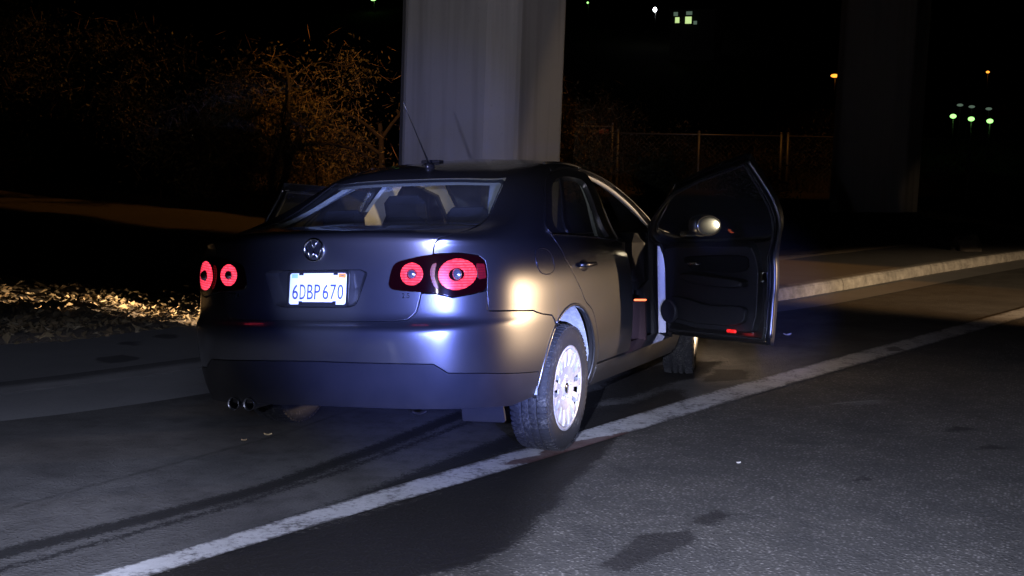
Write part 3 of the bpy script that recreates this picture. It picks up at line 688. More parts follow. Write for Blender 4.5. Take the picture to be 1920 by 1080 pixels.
for x0, x1, z0, z1, mt_ in ((-1.5, -1.0, -.3, .35, GYE), (-.3, .45, -.4, .4, GYE), (-.2, .5, .6, 1.0, GDM), (-1.7, -1.2, .5, .95, GDM), (.7, 1.1, -.5, -.1, GDM)):
    wf = MB().box((x0-.06, -.05, z0-.06), (x1+.06, .02, z1+.06)).build('window', POLE, bd); MB().box((x0, -.08, z0), (x1, -.052, z1)).build('pane', mt_, wf)

# ------------------------------------------------------------------ body surface net
# plan template, right half: rear centre -> corner -> side -> front centre
PLAN=[(0,-1.06),(.30,-1.05),(.56,-1.005),(.715,-.895),(.808,-.73),(.862,-.46),(.884,-.1),(.888,.4),(.888,1.0),(.888,1.6),(.885,2.2),(.875,2.7),(.835,3.05),(.70,3.30),(.40,3.44),(0,3.48)]
WR=[1,1,.95,.8,.5,.2]+[0]*10
BELT=[1.02]*7+[1.0,.965,.945,.93,.91,.86,.80,.77,.76]
LOW=[(.19,-.085,.10),(.255,-.05,.055),(.34,-.022,.02),(.45,-.005,0),(.55,0,-.015),(.615,.002,-.02),(.643,.002,-.012),(.66,.002,.03),(.72,.002,.04),(.80,0,.045),(.88,-.008,.05),(.95,-.022,.055),(1.0,-.045,.058)]
ROWS=[]
for z,dx,dy in LOW:
    k=min(1,max(0,(z-.5)/.5)); r=[]
    for c,(x,y) in enumerate(PLAN):
        zz=z+(BELT[c]-1.02)*k
        yy=y+dy*WR[c]-(dy*.6+ (.05 if z>.75 else 0)*k if c>=12 else 0)
        r.append((x*(1+dx/.888),yy,zz))
    ROWS.append(r)
UP=[
[(0,-1.008,1.05),(.3,-.995,1.049),(.56,-.95,1.037),(.715,-.85,1.018),(.785,-.68,1.02),(.812,-.43,1.03),(.818,-.1,1.03),(.82,.4,1.01),(.825,1.0,.975),(.828,1.6,.955),(.825,2.2,.94),(.80,2.7,.92),(.74,3.05,.87),(.6,3.28,.81),(.35,3.40,.78),(0,3.44,.775)],
[(0,-.96,1.066),(.3,-.95,1.064),(.55,-.91,1.053),(.69,-.81,1.036),(.762,-.65,1.038),(.795,-.41,1.05),(.805,-.08,1.05),(.808,.4,1.03),(.813,1.0,.993),(.815,1.6,.972),(.80,2.15,.962),(.76,2.6,.95),(.66,2.92,.91),(.5,3.12,.86),(.3,3.2,.84),(0,3.23,.835)],
[(0,-.75,1.082),(.3,-.745,1.08),(.53,-.71,1.073),(.655,-.62,1.065),(.725,-.50,1.072),(.77,-.31,1.085),(.785,-.02,1.08),(.79,.42,1.065),(.795,1.0,1.03),(.795,1.58,1.005),(.775,2.08,.99),(.71,2.42,.975),(.56,2.68,.955),(.4,2.8,.94),(.2,2.86,.935),(0,2.88,.93)],
[(0,-.46,1.098),(.3,-.45,1.098),(.50,-.41,1.097),(.61,-.34,1.105),(.68,-.26,1.125),(.725,-.12,1.145),(.75,.12,1.14),(.76,.47,1.13),(.765,1.0,1.095),(.76,1.55,1.065),(.735,2.0,1.035),(.66,2.25,1.015),(.5,2.42,1.0),(.33,2.5,.995),(.16,2.54,.99),(0,2.55,.99)],
[(0,-.22,1.215),(.28,-.21,1.215),(.46,-.17,1.21),(.555,-.10,1.215),(.615,-.01,1.232),(.66,.11,1.25),(.69,.32,1.258),(.70,.62,1.258),(.705,1.05,1.24),(.70,1.46,1.21),(.67,1.78,1.19),(.59,1.96,1.18),(.45,2.07,1.18),(.3,2.12,1.18),(.15,2.15,1.18),(0,2.16,1.18)],
[(0,-.02,1.318),(.27,-.01,1.316),(.43,.02,1.309),(.51,.09,1.312),(.555,.18,1.325),(.59,.30,1.345),(.615,.48,1.36),(.625,.75,1.368),(.625,1.05,1.357),(.61,1.3,1.34),(.58,1.5,1.327),(.51,1.62,1.33),(.4,1.7,1.34),(.27,1.74,1.345),(.13,1.76,1.35),(0,1.77,1.35)],
[(0,.12,1.365),(.25,.13,1.363),(.40,.16,1.356),(.465,.24,1.362),(.50,.33,1.375),(.53,.45,1.39),(.545,.6,1.402),(.55,.8,1.408),(.55,1.0,1.405),(.535,1.2,1.393),(.50,1.35,1.385),(.43,1.42,1.385),(.33,1.48,1.39),(.22,1.5,1.395),(.11,1.52,1.4),(0,1.52,1.4)],
[(0,.40,1.412),(.17,.41,1.411),(.27,.43,1.409),(.32,.5,1.412),(.345,.57,1.418),(.36,.65,1.426),(.365,.75,1.432),(.365,.85,1.434),(.365,.95,1.433),(.36,1.05,1.430),(.34,1.12,1.427),(.29,1.17,1.427),(.22,1.2,1.431),(.15,1.22,1.433),(.08,1.22,1.436),(0,1.22,1.436)],
]
ROWS+=UP
ROWS.append([(x*.05,.82+(y-.82)*.05,1.446) for x,y,z in UP[-1]])
NET=np.array(ROWS,float); NET[13:18,3,0]*=.965; NET[13:18,4,0]*=.96; NET[13:18,5,0]*=.977; NET[13:18,2,0]*=.985; NET[13:18,6,0]*=.993; NR,NC=NET.shape[:2]
A=np.zeros((NC,NC)); B=np.zeros((NC,NC))
for i in range(NC):
    A[i,i]+=4/6;B[i,i]+=4/6
    for j in (i-1,i+1):
        s=1
        if j<0:j=-j;s=-1
        if j>=NC:j=2*(NC-1)-j;s=-1
        A[i,j]+=1/6; B[i,j]+=s/6
C=np.empty_like(NET)
B0=B.copy();B0[0]=0;B0[0,0]=1;B0[-1]=0;B0[-1,-1]=1
for r in range(NR):
    C[r,:,1:]=np.linalg.solve(A,NET[r,:,1:])
    d=NET[r,:,0].copy(); C[r,:,0]=np.linalg.solve(B0,d)
E=np.empty((NR+2,NC+2,3)); E[1:-1,1:-1]=C
E[1:-1,0]=C[:,1]*(-1,1,1);E[1:-1,-1]=C[:,-2]*(-1,1,1)
E[0]=2*E[1]-E[2];E[-1]=2*E[-2]-E[-3]
def bas(t,d=0):
    if d: return np.stack([-(1-t)**2/2,(3*t*t-4*t)/2,(-3*t*t+2*t+1)/2,t*t/2],-1)
    return np.stack([(1-t)**3/6,(3*t**3-6*t*t+4)/6,(-3*t**3+3*t*t+3*t+1)/6,t**3/6],-1)
def S(u,v,du=0,dv=0):
    u=np.asarray(u,float);v=np.asarray(v,float)
    i=np.clip(np.floor(u).astype(int),0,NC-2);j=np.clip(np.floor(v).astype(int),0,NR-2)
    bu=bas(u-i,du);bv=bas(v-j,dv)
    o=np.zeros(u.shape+(3,))
    for a in range(4):
        for b in range(4):
            o+=E[j+b,i+a]*(bu[...,a]*bv[...,b])[...,None]
    return o
def NRM(u,v):
    n=np.cross(S(u,v,1,0),S(u,v,0,1)); return n/(np.linalg.norm(n,axis=-1,keepdims=True)+1e-12)
GU,GV=np.meshgrid(np.linspace(0,NC-1,(NC-1)*16+1),np.linspace(0,NR-1,(NR-1)*12+1))
GP=S(GU,GV)
def inv(kind,a,b):
    ax=(0,2) if kind=='r' else (1,2)
    D=(GP[...,ax[0]]-a)**2+(GP[...,ax[1]]-b)**2
    D=D+np.where((GU>5.2) if kind=='r' else ((GU<2.5)|(GU>13.2)),9,0)+np.where(GV>19.7,9,0)
    k=np.unravel_index(np.argmin(D),D.shape); u,v=GU[k],GV[k]
    for _ in range(12):
        p=S(u,v)[list(ax)];J=np.stack([S(u,v,1,0)[list(ax)],S(u,v,0,1)[list(ax)]],1)
        try: d=np.linalg.solve(J+1e-6*np.eye(2),np.array([a,b])-p)
        except Exception: break
        d=np.clip(d,-.3,.3);u=min(max(u+d[0],0),NC-1);v=min(max(v+d[1],0),NR-1)
    return u,v
# ------------------------------------------------------------------ the car: smooth body surface and panels cut from it
T3 = np.array([[0.99826, 0.0, -0.05896578], [0.00178639, 0.99954099, 0.03024265], [0.05893871, -0.03029536, 0.99780179]])
T0 = np.array([0.02948289, -0.01452461, 0.01978308]); XO = np.array([-.005, 0, 0])
def TB(V): return (np.asarray(V, float)+XO) @ T3.T+T0          # body leans on its springs
IDN = lambda V: np.asarray(V, float)

def SS(u, v, off=0.0):
    """point of the whole body (u<0: left half), moved off along the normal"""
    u = np.asarray(u, float); v = np.asarray(v, float); s = np.where(u < 0, -1.0, 1.0)
    q = S(np.abs(u), v); n = NRM(np.clip(np.abs(u), .001, 14.999), np.clip(v, 0, 20.9))
    q = q+n*off if np.isscalar(off) else q+n*np.asarray(off)[..., None]
    q = q*np.stack([s, s*0+1, s*0+1], -1); n = n*np.stack([s, s*0+1, s*0+1], -1)
    return q, n
def uvs(kind, pts): return [inv(kind, a, b) for a, b in pts]
def rnd(poly, r=.25, it=2, keep=()):
    for _ in range(it):
        o = []
        for i, p in enumerate(poly):
            a, b = np.array(poly[i-1]), np.array(poly[(i+1) % len(poly)]); p = np.array(p)
            if i in keep and _ == 0: o += [tuple(p)]; continue
            o += [tuple(p+(a-p)*r), tuple(p+(b-p)*r)]
        poly = o; keep = ()
    return poly
def mir(poly): return [(-u, v) for u, v in poly][::-1]
def dens(poly, step=.03):
    o = []
    for i, p in enumerate(poly):
        q = poly[(i+1) % len(poly)]
        n = max(1, int(np.linalg.norm(SS(*p)[0]-SS(*q)[0])/step+.5))
        for k in range(n): o.append((p[0]+(q[0]-p[0])*k/n, p[1]+(q[1]-p[1])*k/n))
    return np.array(o)
def area(P): x, y = P[:, 0], P[:, 1]; return .5*np.sum(x*np.roll(y, -1)-np.roll(x, -1)*y)
def inside(P, X):
    r = np.zeros(len(X), bool); x, y = X[:, 0], X[:, 1]
    for a, b in zip(P, np.roll(P, -1, 0)):
        c = ((a[1] > y) != (b[1] > y)); 
        with np.errstate(divide='ignore', invalid='ignore'):
            r ^= c & (x < (b[0]-a[0])*(y-a[1])/(b[1]-a[1])+a[0])
    return r
VS = .3
def panel(name, mat, loops, parent=None, gap=.002, bev=.002, depth=.016, off=0.0, flip=False, xf=None, du=.15, dv=.5, extra=None, **props):
    """A sheet of the body surface inside loops[0] minus the other loops, with rolled edges."""
    L = []
    for i, P in enumerate(loops):
        P = dens(P); A = area(P)
        if (A < 0) == (i == 0): P = P[::-1]
        L.append(P)
    sc_ = np.array([1, VS])
    lo = L[0].min(0); hi = L[0].max(0)
    gu, gv = np.meshgrid(np.arange(lo[0]+du/2, hi[0], du), np.arange(lo[1]+dv/2, hi[1], dv)); G = np.stack([gu.ravel(), gv.ravel()], 1)
    ok = inside(L[0], G)
    for P in L[1:]: ok &= ~inside(P, G)
    G = G[ok]
    B = np.concatenate(L)*sc_
    if len(G):
        D = np.min(np.linalg.norm((G*sc_)[:, None]-B[None], axis=2), axis=1); G = G[D > .045]
    pts = np.concatenate(L+[G]) if len(G) else np.concatenate(L)
    edges = []; s = 0
    for P in L:
        edges += [(s+i, s+(i+1) % len(P)) for i in range(len(P))]; s += len(P)
    nb = s
    vo, eo, fo, ov, oe, of = delaunay_2d_cdt([Vector(q) for q in (pts*sc_).tolist()], edges, [], 0, 1e-7)
    V2 = np.array([q[:] for q in vo])/sc_
    Fc = np.array([f for f in fo if len(f) == 3]); ce = V2[Fc].mean(1)
    ok = inside(L[0], ce)
    for P in L[1:]: ok &= ~inside(P, ce)
    Fc = Fc[ok]
    mp = [o[0] if len(o) else -1 for o in ov]
    X, Nn = SS(V2[:, 0], V2[:, 1], off)
    sg = -1.0 if flip else 1.0
    inv_ = {}
    for k, o in enumerate(ov):
        for q in o: inv_[q] = k
    rings = []; s = 0
    for P in L:
        ids = np.array([inv_[s+i] for i in range(len(P))]); s += len(P)
        C, n = X[ids].copy(), Nn[ids]
        t = np.roll(C, -1, 0)-np.roll(C, 1, 0); t /= np.linalg.norm(t, axis=1, keepdims=True)+1e-9
        b = np.cross(t, n); b /= np.linalg.norm(b, axis=1, keepdims=True)+1e-9      # outwards (loops are ccw / holes cw in uv)
        X[ids] = C-b*(gap+bev)
        rings.append((ids, C, n, b))
    tri = X[Fc]; fn = np.cross(tri[:, 1]-tri[:, 0], tri[:, 2]-tri[:, 0]); bad = np.einsum('ij,ij->i', fn, Nn[Fc].mean(1))*sg < 0
    Fc[bad] = Fc[bad][:, ::-1]
    V = [X]; F = Fc.tolist(); NL = (Nn*sg)[Fc].reshape(-1, 3).tolist(); n0 = len(X)
    for ids, C, n, b in rings:
        m = len(ids)
        if bev > 0:
            R1 = C-b*gap-n*sg*bev; R2 = R1-n*sg*depth
            V += [R1, R2]; r0 = ids; r1 = n0+np.arange(m); r2 = n0+m+np.arange(m); n0 += 2*m
            seq = ((r0, r1, n*sg, b), (r1, r2, b, b))
        else:
            R2 = C-b*gap-n*sg*depth; V += [C-b*gap, R2]; r0 = n0+np.arange(m); r1 = n0+m+np.arange(m); n0 += 2*m; seq = ((r0, r1, b, b),)
        for ra, rb, na, nb_ in seq:
            for i in range(m):
                j = (i+1) % m
                q = [ra[i], rb[i], rb[j], ra[j]]; nn = [na[i], nb_[i], nb_[j], na[j]]
                if flip: q = q[::-1]; nn = nn[::-1]
                F.append([int(a) for a in q]); NL += [list(a) for a in nn]
    V = np.concatenate(V); NL = np.array(NL)
    if extra is not None: V = extra(V)
    if xf is None: xf = TB
    z0 = xf(np.zeros((1, 3)))
    NL = xf(NL)-z0; NL /= np.linalg.norm(NL, axis=1, keepdims=True)+1e-12
    return obj(name, xf(V), F, mat, parent, True, NL if extra is None else None, **props)
def patch(name, mat, us, vs, parent=None, off=0.0, flip=False, xf=None, **props):
    """rectangular patch of the body surface"""
    g = []
    V = []; F = []; NL = []; base = 0; xf = xf or TB
    for uu, vv in zip(us, vs):
        A, Bv = np.meshgrid(uu, vv); X, n = SS(A.ravel(), Bv.ravel(), off); nu, nv = len(uu), len(vv); V.append(X)
        for j in range(nv-1):
            for i in range(nu-1):
                q = [j*nu+i, j*nu+i+1, (j+1)*nu+i+1, (j+1)*nu+i]
                if (np.dot(np.cross(X[q[1]]-X[q[0]], X[q[3]]-X[q[0]]), n[q[0]]) < 0) != flip: q = q[::-1]
                F.append([k+base for k in q]); NL += [n[k]*(-1 if flip else 1) for k in q]
        base += nu*nv
    z0 = xf(np.zeros((1, 3))); NL = xf(np.array(NL))-z0; NL /= np.linalg.norm(NL, axis=1, keepdims=True)+1e-12
    return obj(name, xf(np.concatenate(V)), F, mat, parent, True, NL, **props)
def surf_line(uv, off=0.0, step=.03):
    P = []
    for a, b in zip(uv[:-1], uv[1:]):
        n = max(1, int(np.linalg.norm(SS(*a)[0]-SS(*b)[0])/step+.5))
        P += [(a[0]+(b[0]-a[0])*k/n, a[1]+(b[1]-a[1])*k/n) for k in range(n)]
    P.append(uv[-1]); P = np.array(P); return SS(P[:, 0], P[:, 1], off)[0]

car = empty('sedan', 'grey sedan with front doors open and tail lamps lit, its wheel on the white line', 'car')
car_parts = []
# ---- outlines (u, v) on the right half
TRSEAM = [(1.35, 6.99), (1.57, 7.14), (1.71, 7.73), (1.80, 8.84), (2.11, 11.22), (2.23, 12.98)]
DECK = [(2.5, 13.9), (2.8, 14.7), (2.86, 15.25)]
ARCH = [(-.01+.38*math.cos(a), .29+.38*math.sin(a)) for a in np.linspace(math.radians(127), math.radians(-11), 15)]
ARCHB = [(-.01+.38*math.cos(a), .29+.38*math.sin(a)) for a in np.linspace(math.radians(186), math.radians(129), 8)]
LAMPO = [(1.23, 9.45), (1.31, 10.38), (1.41, 10.73), (1.97, 11.19), (2.73, 11.25), (3.28, 11.0), (3.45, 10.6), (3.47, 9.9), (3.41, 8.85), (2.89, 8.69), (2.45, 8.56), (2.06, 8.82), (1.34, 9.0), (1.25, 9.15)]
archuv = uvs('s', ARCH); archb = uvs('s', ARCHB)
q0 = archuv[0]; q1 = archb[-1]
BSEAM = [(5.5, 5.85), (4.87, 7.21), (4.2, 7.45), (3.44, 7.61), (3.41, 8.85)]
VALL = [(0, 3.36), (2.09, 3.27), (2.41, 2.86), (3.43, 2.73), (5.12, 2.35)]

# trunk lid with its plate recess
half = [(0, 6.98)]+[TRSEAM[0]]+TRSEAM[1:]+DECK+[(1.5, 15.28), (0, 15.3)]
lid = half[1:-1]+[(0, 15.3)]+mir(half[1:-1])+[(0, 6.98)]
RECR = uvs('r', [(.268, .893), (.204, .728)])
rec = [RECR[0], RECR[1]]; hole = rnd([rec[1], rec[0], (-rec[0][0], rec[0][1]), (-rec[1][0], rec[1][1])], .08, 2)
lid_o = panel('trunk_lid', PAINT, [lid, hole], car, depth=.03)
hp = dens(hole); 
X0, n0_ = SS(hp[:, 0], hp[:, 1], -.002)
ctr = X0.mean(0); X1 = X0.copy(); X1[:, 1] += .048; X1[:, 0] = ctr[0]+(X1[:, 0]-ctr[0])*.86; X1[:, 2] = ctr[2]+(X1[:, 2]-ctr[2])*.93
m = len(hp); F = [(i, (i+1) % m, m+(i+1) % m, m+i) for i in range(m)]+[list(range(m, 2*m))]
obj('plate_recess', TB(np.concatenate([X0, X1])), F, PAINT, lid_o)

# number plate
pc = np.array([.005, -.992, .808]); tl = .16
def plxf(V):
    V = np.asarray(V, float); y = -V[:, 2]*math.cos(tl)+V[:, 1]*math.sin(tl); z = V[:, 1]*math.cos(tl)+V[:, 2]*math.sin(tl)
    return TB(np.stack([V[:, 0], y, z], 1)+pc)
def rrect(w_, h_, r, n=5):
    o = []
    for cx, cy, a0 in ((w_/2-r, h_/2-r, 0), (-w_/2+r, h_/2-r, 90), (-w_/2+r, -h_/2+r, 180), (w_/2-r, -h_/2+r, 270)):
        o += [(cx+r*math.cos(math.radians(a0+90*k/n)), cy+r*math.sin(math.radians(a0+90*k/n))) for k in range(n+1)]
    return o
def slab(P, z0, z1):
    m = len(P); V = [(x, y, z0) for x, y in P]+[(x, y, z1) for x, y in P]
    return V, [list(range(m, 2*m)), list(range(m))[::-1]]+[(i, (i+1) % m, m+(i+1) % m, m+i) for i in range(m)]
V, F = slab(rrect(.303, .150, .012), -.003, 0); plate = obj('license_plate', plxf(V), F, PLATE, car)
def ring2(PO, PI, z0, z1):
    m = len(PO); V = [(x, y, z1) for x, y in PO]+[(x, y, z1) for x, y in PI]+[(x, y, z0) for x, y in PO]+[(x, y, z0) for x, y in PI]
    F = []
    for i in range(m):
        j = (i+1) % m; F += [(i, j, m+j, m+i), (i, 2*m+i, 2*m+j, j), (m+i, m+j, 3*m+j, 3*m+i)]
    return V, F
V, F = ring2(rrect(.317, .164, .016), rrect(.295, .143, .012), -.004, .004); fr = MB().add(V, F)
for x, y, w_, h_ in ((-.089, .068, .022, .011), (.089, .068, .022, .011), (.0, -.0665, .17, .013), (-.088, -.064, .016, .016), (.088, -.064, .016, .016)):
    fr.box((x-w_/2, y-h_/2, 0), (x+w_/2, y+h_/2, .0035))
fr.xf(plxf).build('plate_frame', BLACK, plate)
xs = [-.117, -.078, -.039, -.002, .041, .080, .117]
mb = MB()
for ch, x in zip('6DBP670', xs):
    V, F = text_mesh(ch, .088); cx = (V[:, 0].max()+V[:, 0].min())/2; cy = (V[:, 1].max()+V[:, 1].min())/2
    wd = V[:, 0].max()-V[:, 0].min(); hh = V[:, 1].max()-V[:, 1].min()
    V = np.stack([(V[:, 0]-cx)*.030/wd+x, (V[:, 1]-cy)*.068/hh-.014, V[:, 2]+.0015], 1); mb.add(V, F)
mb.xf(plxf).build('plate_number', INK, plate)
MB().box((-.138, .050, .0002), (-.108, .068, .001)).xf(plxf).build('month_sticker', STICKB, plate)
MB().box((.104, .050, .0002), (.141, .070, .001)).xf(plxf).build('year_sticker', STICKO, plate)
V, F = text_mesh('2008', .012); V = V+np.array([.1225, .060, .0012]); obj('sticker_print', plxf(V), F, INK, plate)

# emblem: ring with a V over a W
ec, en = SS(*uvs('r', [(.0001, .985)])[0]); 
def emx(V):
    V = np.asarray(V, float); nz = en; ux = np.array([1., 0, 0]); uy = np.cross(nz, ux)*1.0
    uy = np.array([0, nz[2]*-1, nz[1]]); uy = -np.cross(ux, nz); uy = uy/np.linalg.norm(uy); 
    if uy[2] < 0: uy = -uy
    return TB(ec+V[:, :1]*ux+V[:, 1:2]*uy+V[:, 2:]*nz)
mb = MB(); a = np.linspace(0, 2*math.pi, 40, endpoint=False)
mb.tube(np.stack([.05*np.cos(a), .05*np.sin(a), 0*a+.004], 1), .0058, 8, closed=True)
for P in ([(-.019, .044), (0, .006), (.019, .044)], [(-.043, .022), (-.019, -.040), (0, -.004), (.019, -.040), (.043, .022)]):
    for (x0, y0), (x1, y1) in zip(P[:-1], P[1:]): mb.tube([(x0, y0, .004), (x1, y1, .004)], .0042, 6)
mb.xf(emx).build('emblem', CHROME, car)
V, F = slab([(.046*math.cos(t), .046*math.sin(t)) for t in a], -.002, .001); obj('emblem_disc', emx(V), F, BLACK, car)
def badge(name, txt, x, z, size):
    c, n = SS(*inv('r', abs(x), z)); c = c*np.array([math.copysign(1, x), 1, 1]); n = n*np.array([math.copysign(1, x), 1, 1])
    ux = np.cross([0, 0, 1.], -n); ux = np.cross(n, [0, 0, 1.])*-1; ux /= np.linalg.norm(ux)
    if ux[0] < 0: ux = -ux
    uy = np.cross(n, ux); uy = uy if uy[2] > 0 else -uy
    V, F = text_mesh(txt, size); obj(name, TB(c+V[:, :1]*ux+V[:, 1:2]*uy+(V[:, 2:]+.002)*n), F, CHROME, car)
badge('engine_badge', '2.5', .448, .776, .032)
badge('model_badge', 'JETTA', -.448, .776, .032)

# bumper and lower bumper
right = VALL[1:]+archb+[BSEAM[0]]+BSEAM[1:]+[(2.89, 8.69), (2.45, 8.56), (2.06, 8.82), (1.80, 8.84)]+TRSEAM[2::-1]
bump = [(0, 3.36)]+right+[(0, 6.99)]+mir(right)
panel('rear_bumper', PAINT, [bump], car, depth=.02, dv=.35)
vr = [(4.87, .9), (4.46, .75), (3.36, 1.0), (2.2, 1.1), (.96, 1.17)]
vr = uvs('s', [ARCHB[0], (-.395, .27)])[::-1]+vr if False else [(5.14, .97)]+vr
lowr = [(0, 1.2)]+vr[::-1]+[(5.2, 1.7)]+[(5.12, 2.35)]+VALL[-2:0:-1]+[(0, 3.36)]
lowp = lowr[1:-1]; low = [(0, 1.2)]+lowp+[(0, 3.36)]+mir(lowp)
panel('lower_bumper', VAL, [low], car, depth=.02, gap=.001, off=-.001)

# quarter panels, rails, sills, fenders, doors
DSEAM = uvs('s', [(.437, .325), (.418, .42), (.345, .55), (.24, .645), (.117, .735), (-.065, .9), (-.125, .99)])
DLOR = [(5.93, 12.69), (5.71, 15.67), (5.5, 17.0), (5.6, 17.45), (5.95, 17.9)]
QUART = archuv+uvs('s', [(.385, .218), (.438, .218)])+DSEAM+DLOR+[(5.95, 18.98), (4.5, 18.98), (3.0, 18.98), (2.93, 18.2), (2.93, 15.4)]+DECK[::-1][1:]+[(2.23, 12.98), (2.11, 11.22), (2.73, 11.25), (3.28, 11.0), (3.45, 10.6), (3.47, 9.9), (3.41, 8.85)]+BSEAM[::-1][1:-1]+[BSEAM[0]]
RAIL = [(5.95, 18.12), (6.79, 18.27), (8.0, 18.22), (9.05, 18.02), (9.97, 17.65), (10.1, 16.6), (9.95, 15), (9.68, 13.4), (10.05, 12.9), (10.88, 14.6), (10.88, 17.5), (10.88, 18.98), (9, 18.98), (7.5, 18.98), (5.95, 18.98)]
RDOOR = [DSEAM[0]]+DSEAM[1:]+[(5.95, 12.69), (5.74, 15.67), (5.54, 17.0), (5.64, 17.45), (5.97, 17.88), (6.79, 18.2), (7.92, 18.14), (7.86, 16.25)]+uvs('s', [(.945, .955), (1.005, .85), (1.03, .45), (1.025, .325), (.436, .325)])
RHOLE = rnd([(6.3, 13.25), (6.0, 15.8), (5.9, 17.0), (6.05, 17.42), (6.66, 17.62), (7.50, 17.5), (7.62, 16.2), (7.74, 12.95), (7.0, 13.08)], .14, 2)
FDOOR = uvs('s', [(1.03, .325), (1.03, .45), (.995, .85), (.93, .955)])+[(7.70, 16.25), (7.66, 18.12), (9.03, 17.95), (9.93, 17.6), (10.05, 16.6), (9.9, 15), (9.63, 13.2)]+uvs('s', [(1.985, .90), (1.985, .5), (1.97, .41), (1.945, .33)])
FHOLE = rnd([(7.90, 12.95), (7.76, 16.2), (7.76, 17.75), (9.0, 17.6), (9.77, 17.15), (9.86, 15.7), (9.55, 13.6), (9.2, 12.75), (8.6, 12.8)], .2, 1)
SILL = uvs('s', [(.445, .218), (1.3, .215), (2.16, .21), (2.18, .27), (1.3, .268), (.445, .27)])
SILL = uvs('s', [(.442, .20), (1.3, .195), (2.16, .195), (2.18, .30), (1.99, .318), (1.3, .318), (.442, .318)])
FARC = [(2.578+.375*math.cos(a), .295+.375*math.sin(a)) for a in np.linspace(math.radians(195), math.radians(-5), 16)]
FEND = uvs('s', [(1.995, .42), (1.99, .325), (2.19, .21)]+FARC[0:]+[(3.02, .32), (3.08, .5), (3.06, .72), (2.7, .865), (2.2, .918), (1.995, .92)])
HINGE = np.array([.865, 1.975])
def swing(deg, side):
    t = math.radians(deg)
    def f(V):
        V = np.array(V, float); x, y = V[:, 0]*side-HINGE[0], V[:, 1]-HINGE[1]
        V[:, 2] += np.clip(V[:, 2]-.95, 0, 1)*(.2 if side > 0 else 0)*np.clip(-y, 0, 1.1); V[:, 0] = (HINGE[0]+x*math.cos(t)-y*math.sin(t))*side; V[:, 1] = HINGE[1]+x*math.sin(t)+y*math.cos(t)
        return TB(V)
    return f
PRIMER = PAINT
for side in (1, -1):
    sd = (lambda P: P) if side > 0 else mir
    qp = panel('quarter_panel', PAINT, [sd(QUART)], car, depth=.03, dv=.4)
    panel('roof_rail', PAINT, [sd(RAIL)], car, depth=.03)
    panel('sill', PAINT, [sd(SILL)], car, depth=.10)
    panel('front_fender', PAINT, [sd(FEND)], car, depth=.03)
    sg = np.array([side, 1, 1])
    # arch lip
    P = surf_line(archuv, .0)*sg; P2 = surf_line(archb, .0)*sg
    MB().tube(TB(P*np.array([.997, 1, 1])), .009, 8).tube(TB(P2*np.array([.997, 1, 1])), .009, 8).build('wheel_arch_lip', PAINT, qp)
    # fuel door on the right only
    if side > 0:
        FU = rnd([(5.14, 11.3), (5.6, 11.15), (5.69, 10.02), (5.6, 9.44), (5.19, 9.47), (5.06, 10.15)], .25, 2)
        panel('fuel_door', PAINT, [FU], car, depth=.004, off=.0015, gap=.0, bev=.002)
        MB().tube(TB(surf_line(FU+[FU[0]], .0005)), .0028, 6).build('fuel_door_gap', BLACK, car)
    # rear door
    rd = panel('rear_door', PAINT, [sd(RDOOR), sd(RHOLE)], car, depth=.03)
    panel('door_glass', GLASS, [sd(RHOLE)], rd, off=-.012, gap=-.006, bev=0, depth=.003)
    DIV = [(6.60, 13.1), (6.76, 13.1), (6.48, 17.6), (6.38, 17.6)]
    panel('window_divider', BLACK, [sd(DIV)], rd, off=-.006, gap=0, depth=.01)
    panel('inner_trim', DTRIM, [sd(rnd(uvs('s', [(.50, .33), (.44, .5), (.3, .66), (.0, .94), (.9, .93), (.97, .8), (.98, .33)]), .1, 2))], rd, off=-.10, flip=True, depth=.06)
    HB = np.array(SS(*inv('s', .19, .865))[0]); 
    hx = lambda V: TB((np.asarray(V))*sg)
    MB().tube([(HB[0]+.012, .085, .862), (HB[0]+.034, .11, .861), (HB[0]+.036, .19, .860), (HB[0]+.036, .27, .859), (HB[0]+.012, .30, .858)], [.011, .013, .014, .013, .011], 10).xf(hx).build('door_handle', PAINT, rd)
    MB().ellipsoid((HB[0]-.004, .19, .85), (.012, .085, .036), 20, 8).xf(hx).build('handle_cup', BLACK, rd)
    P = surf_line([(5.97, 12.72), (6.8, 12.66), (7.8, 12.45)], .004)*sg
    MB().tube(TB(P), [.0055]*len(P), 6).build('belt_moulding', CHROME, rd)
    P = surf_line([(5.94, 12.75), (5.80, 14.5), (5.70, 15.67), (5.58, 16.6), (5.52, 17.1), (5.66, 17.6), (6.0, 18.0), (6.79, 18.26), (8.0, 18.22), (9.05, 18.03), (9.95, 17.68), (10.12, 16.8), (9.97, 15), (9.7, 13.5)], .004)*sg
    MB().tube(TB(P), .006, 6).build('rain_moulding', BLACK, car)
    P = surf_line([(5.9, 19.0), (7.5, 19.0), (9.0, 19.0), (10.2, 19.0), (10.75, 18.4), (10.9, 17.5), (10.9, 16.2), (10.85, 14.8)], .001)*sg
    MB().tube(TB(P), .008, 6).build('roof_moulding', PAINT, car)
    # front door, swung open
    ang = 53 if side > 0 else 44
    sw = swing(ang, side); SWB = lambda V: sw(np.asarray(V)*1.0)
    fd = panel('front_door', PAINT, [sd(FDOOR), sd(FHOLE)], car, depth=.028, xf=sw)
    panel('door_inner_frame', PAINT, [sd(FDOOR), sd(FHOLE)], fd, off=-.062, flip=True, depth=.034, gap=.012, xf=sw)
    panel('door_glass', GLASS, [sd(FHOLE)], fd, off=-.03, gap=-.006, bev=0, depth=.003, xf=sw)
    TR = rnd(uvs('s', [(1.12, .385), (1.085, .5), (1.07, .8), (1.09, .965), (1.5, .955), (1.93, .935), (1.935, .5), (1.90, .41), (1.6, .38)]), .12, 2)
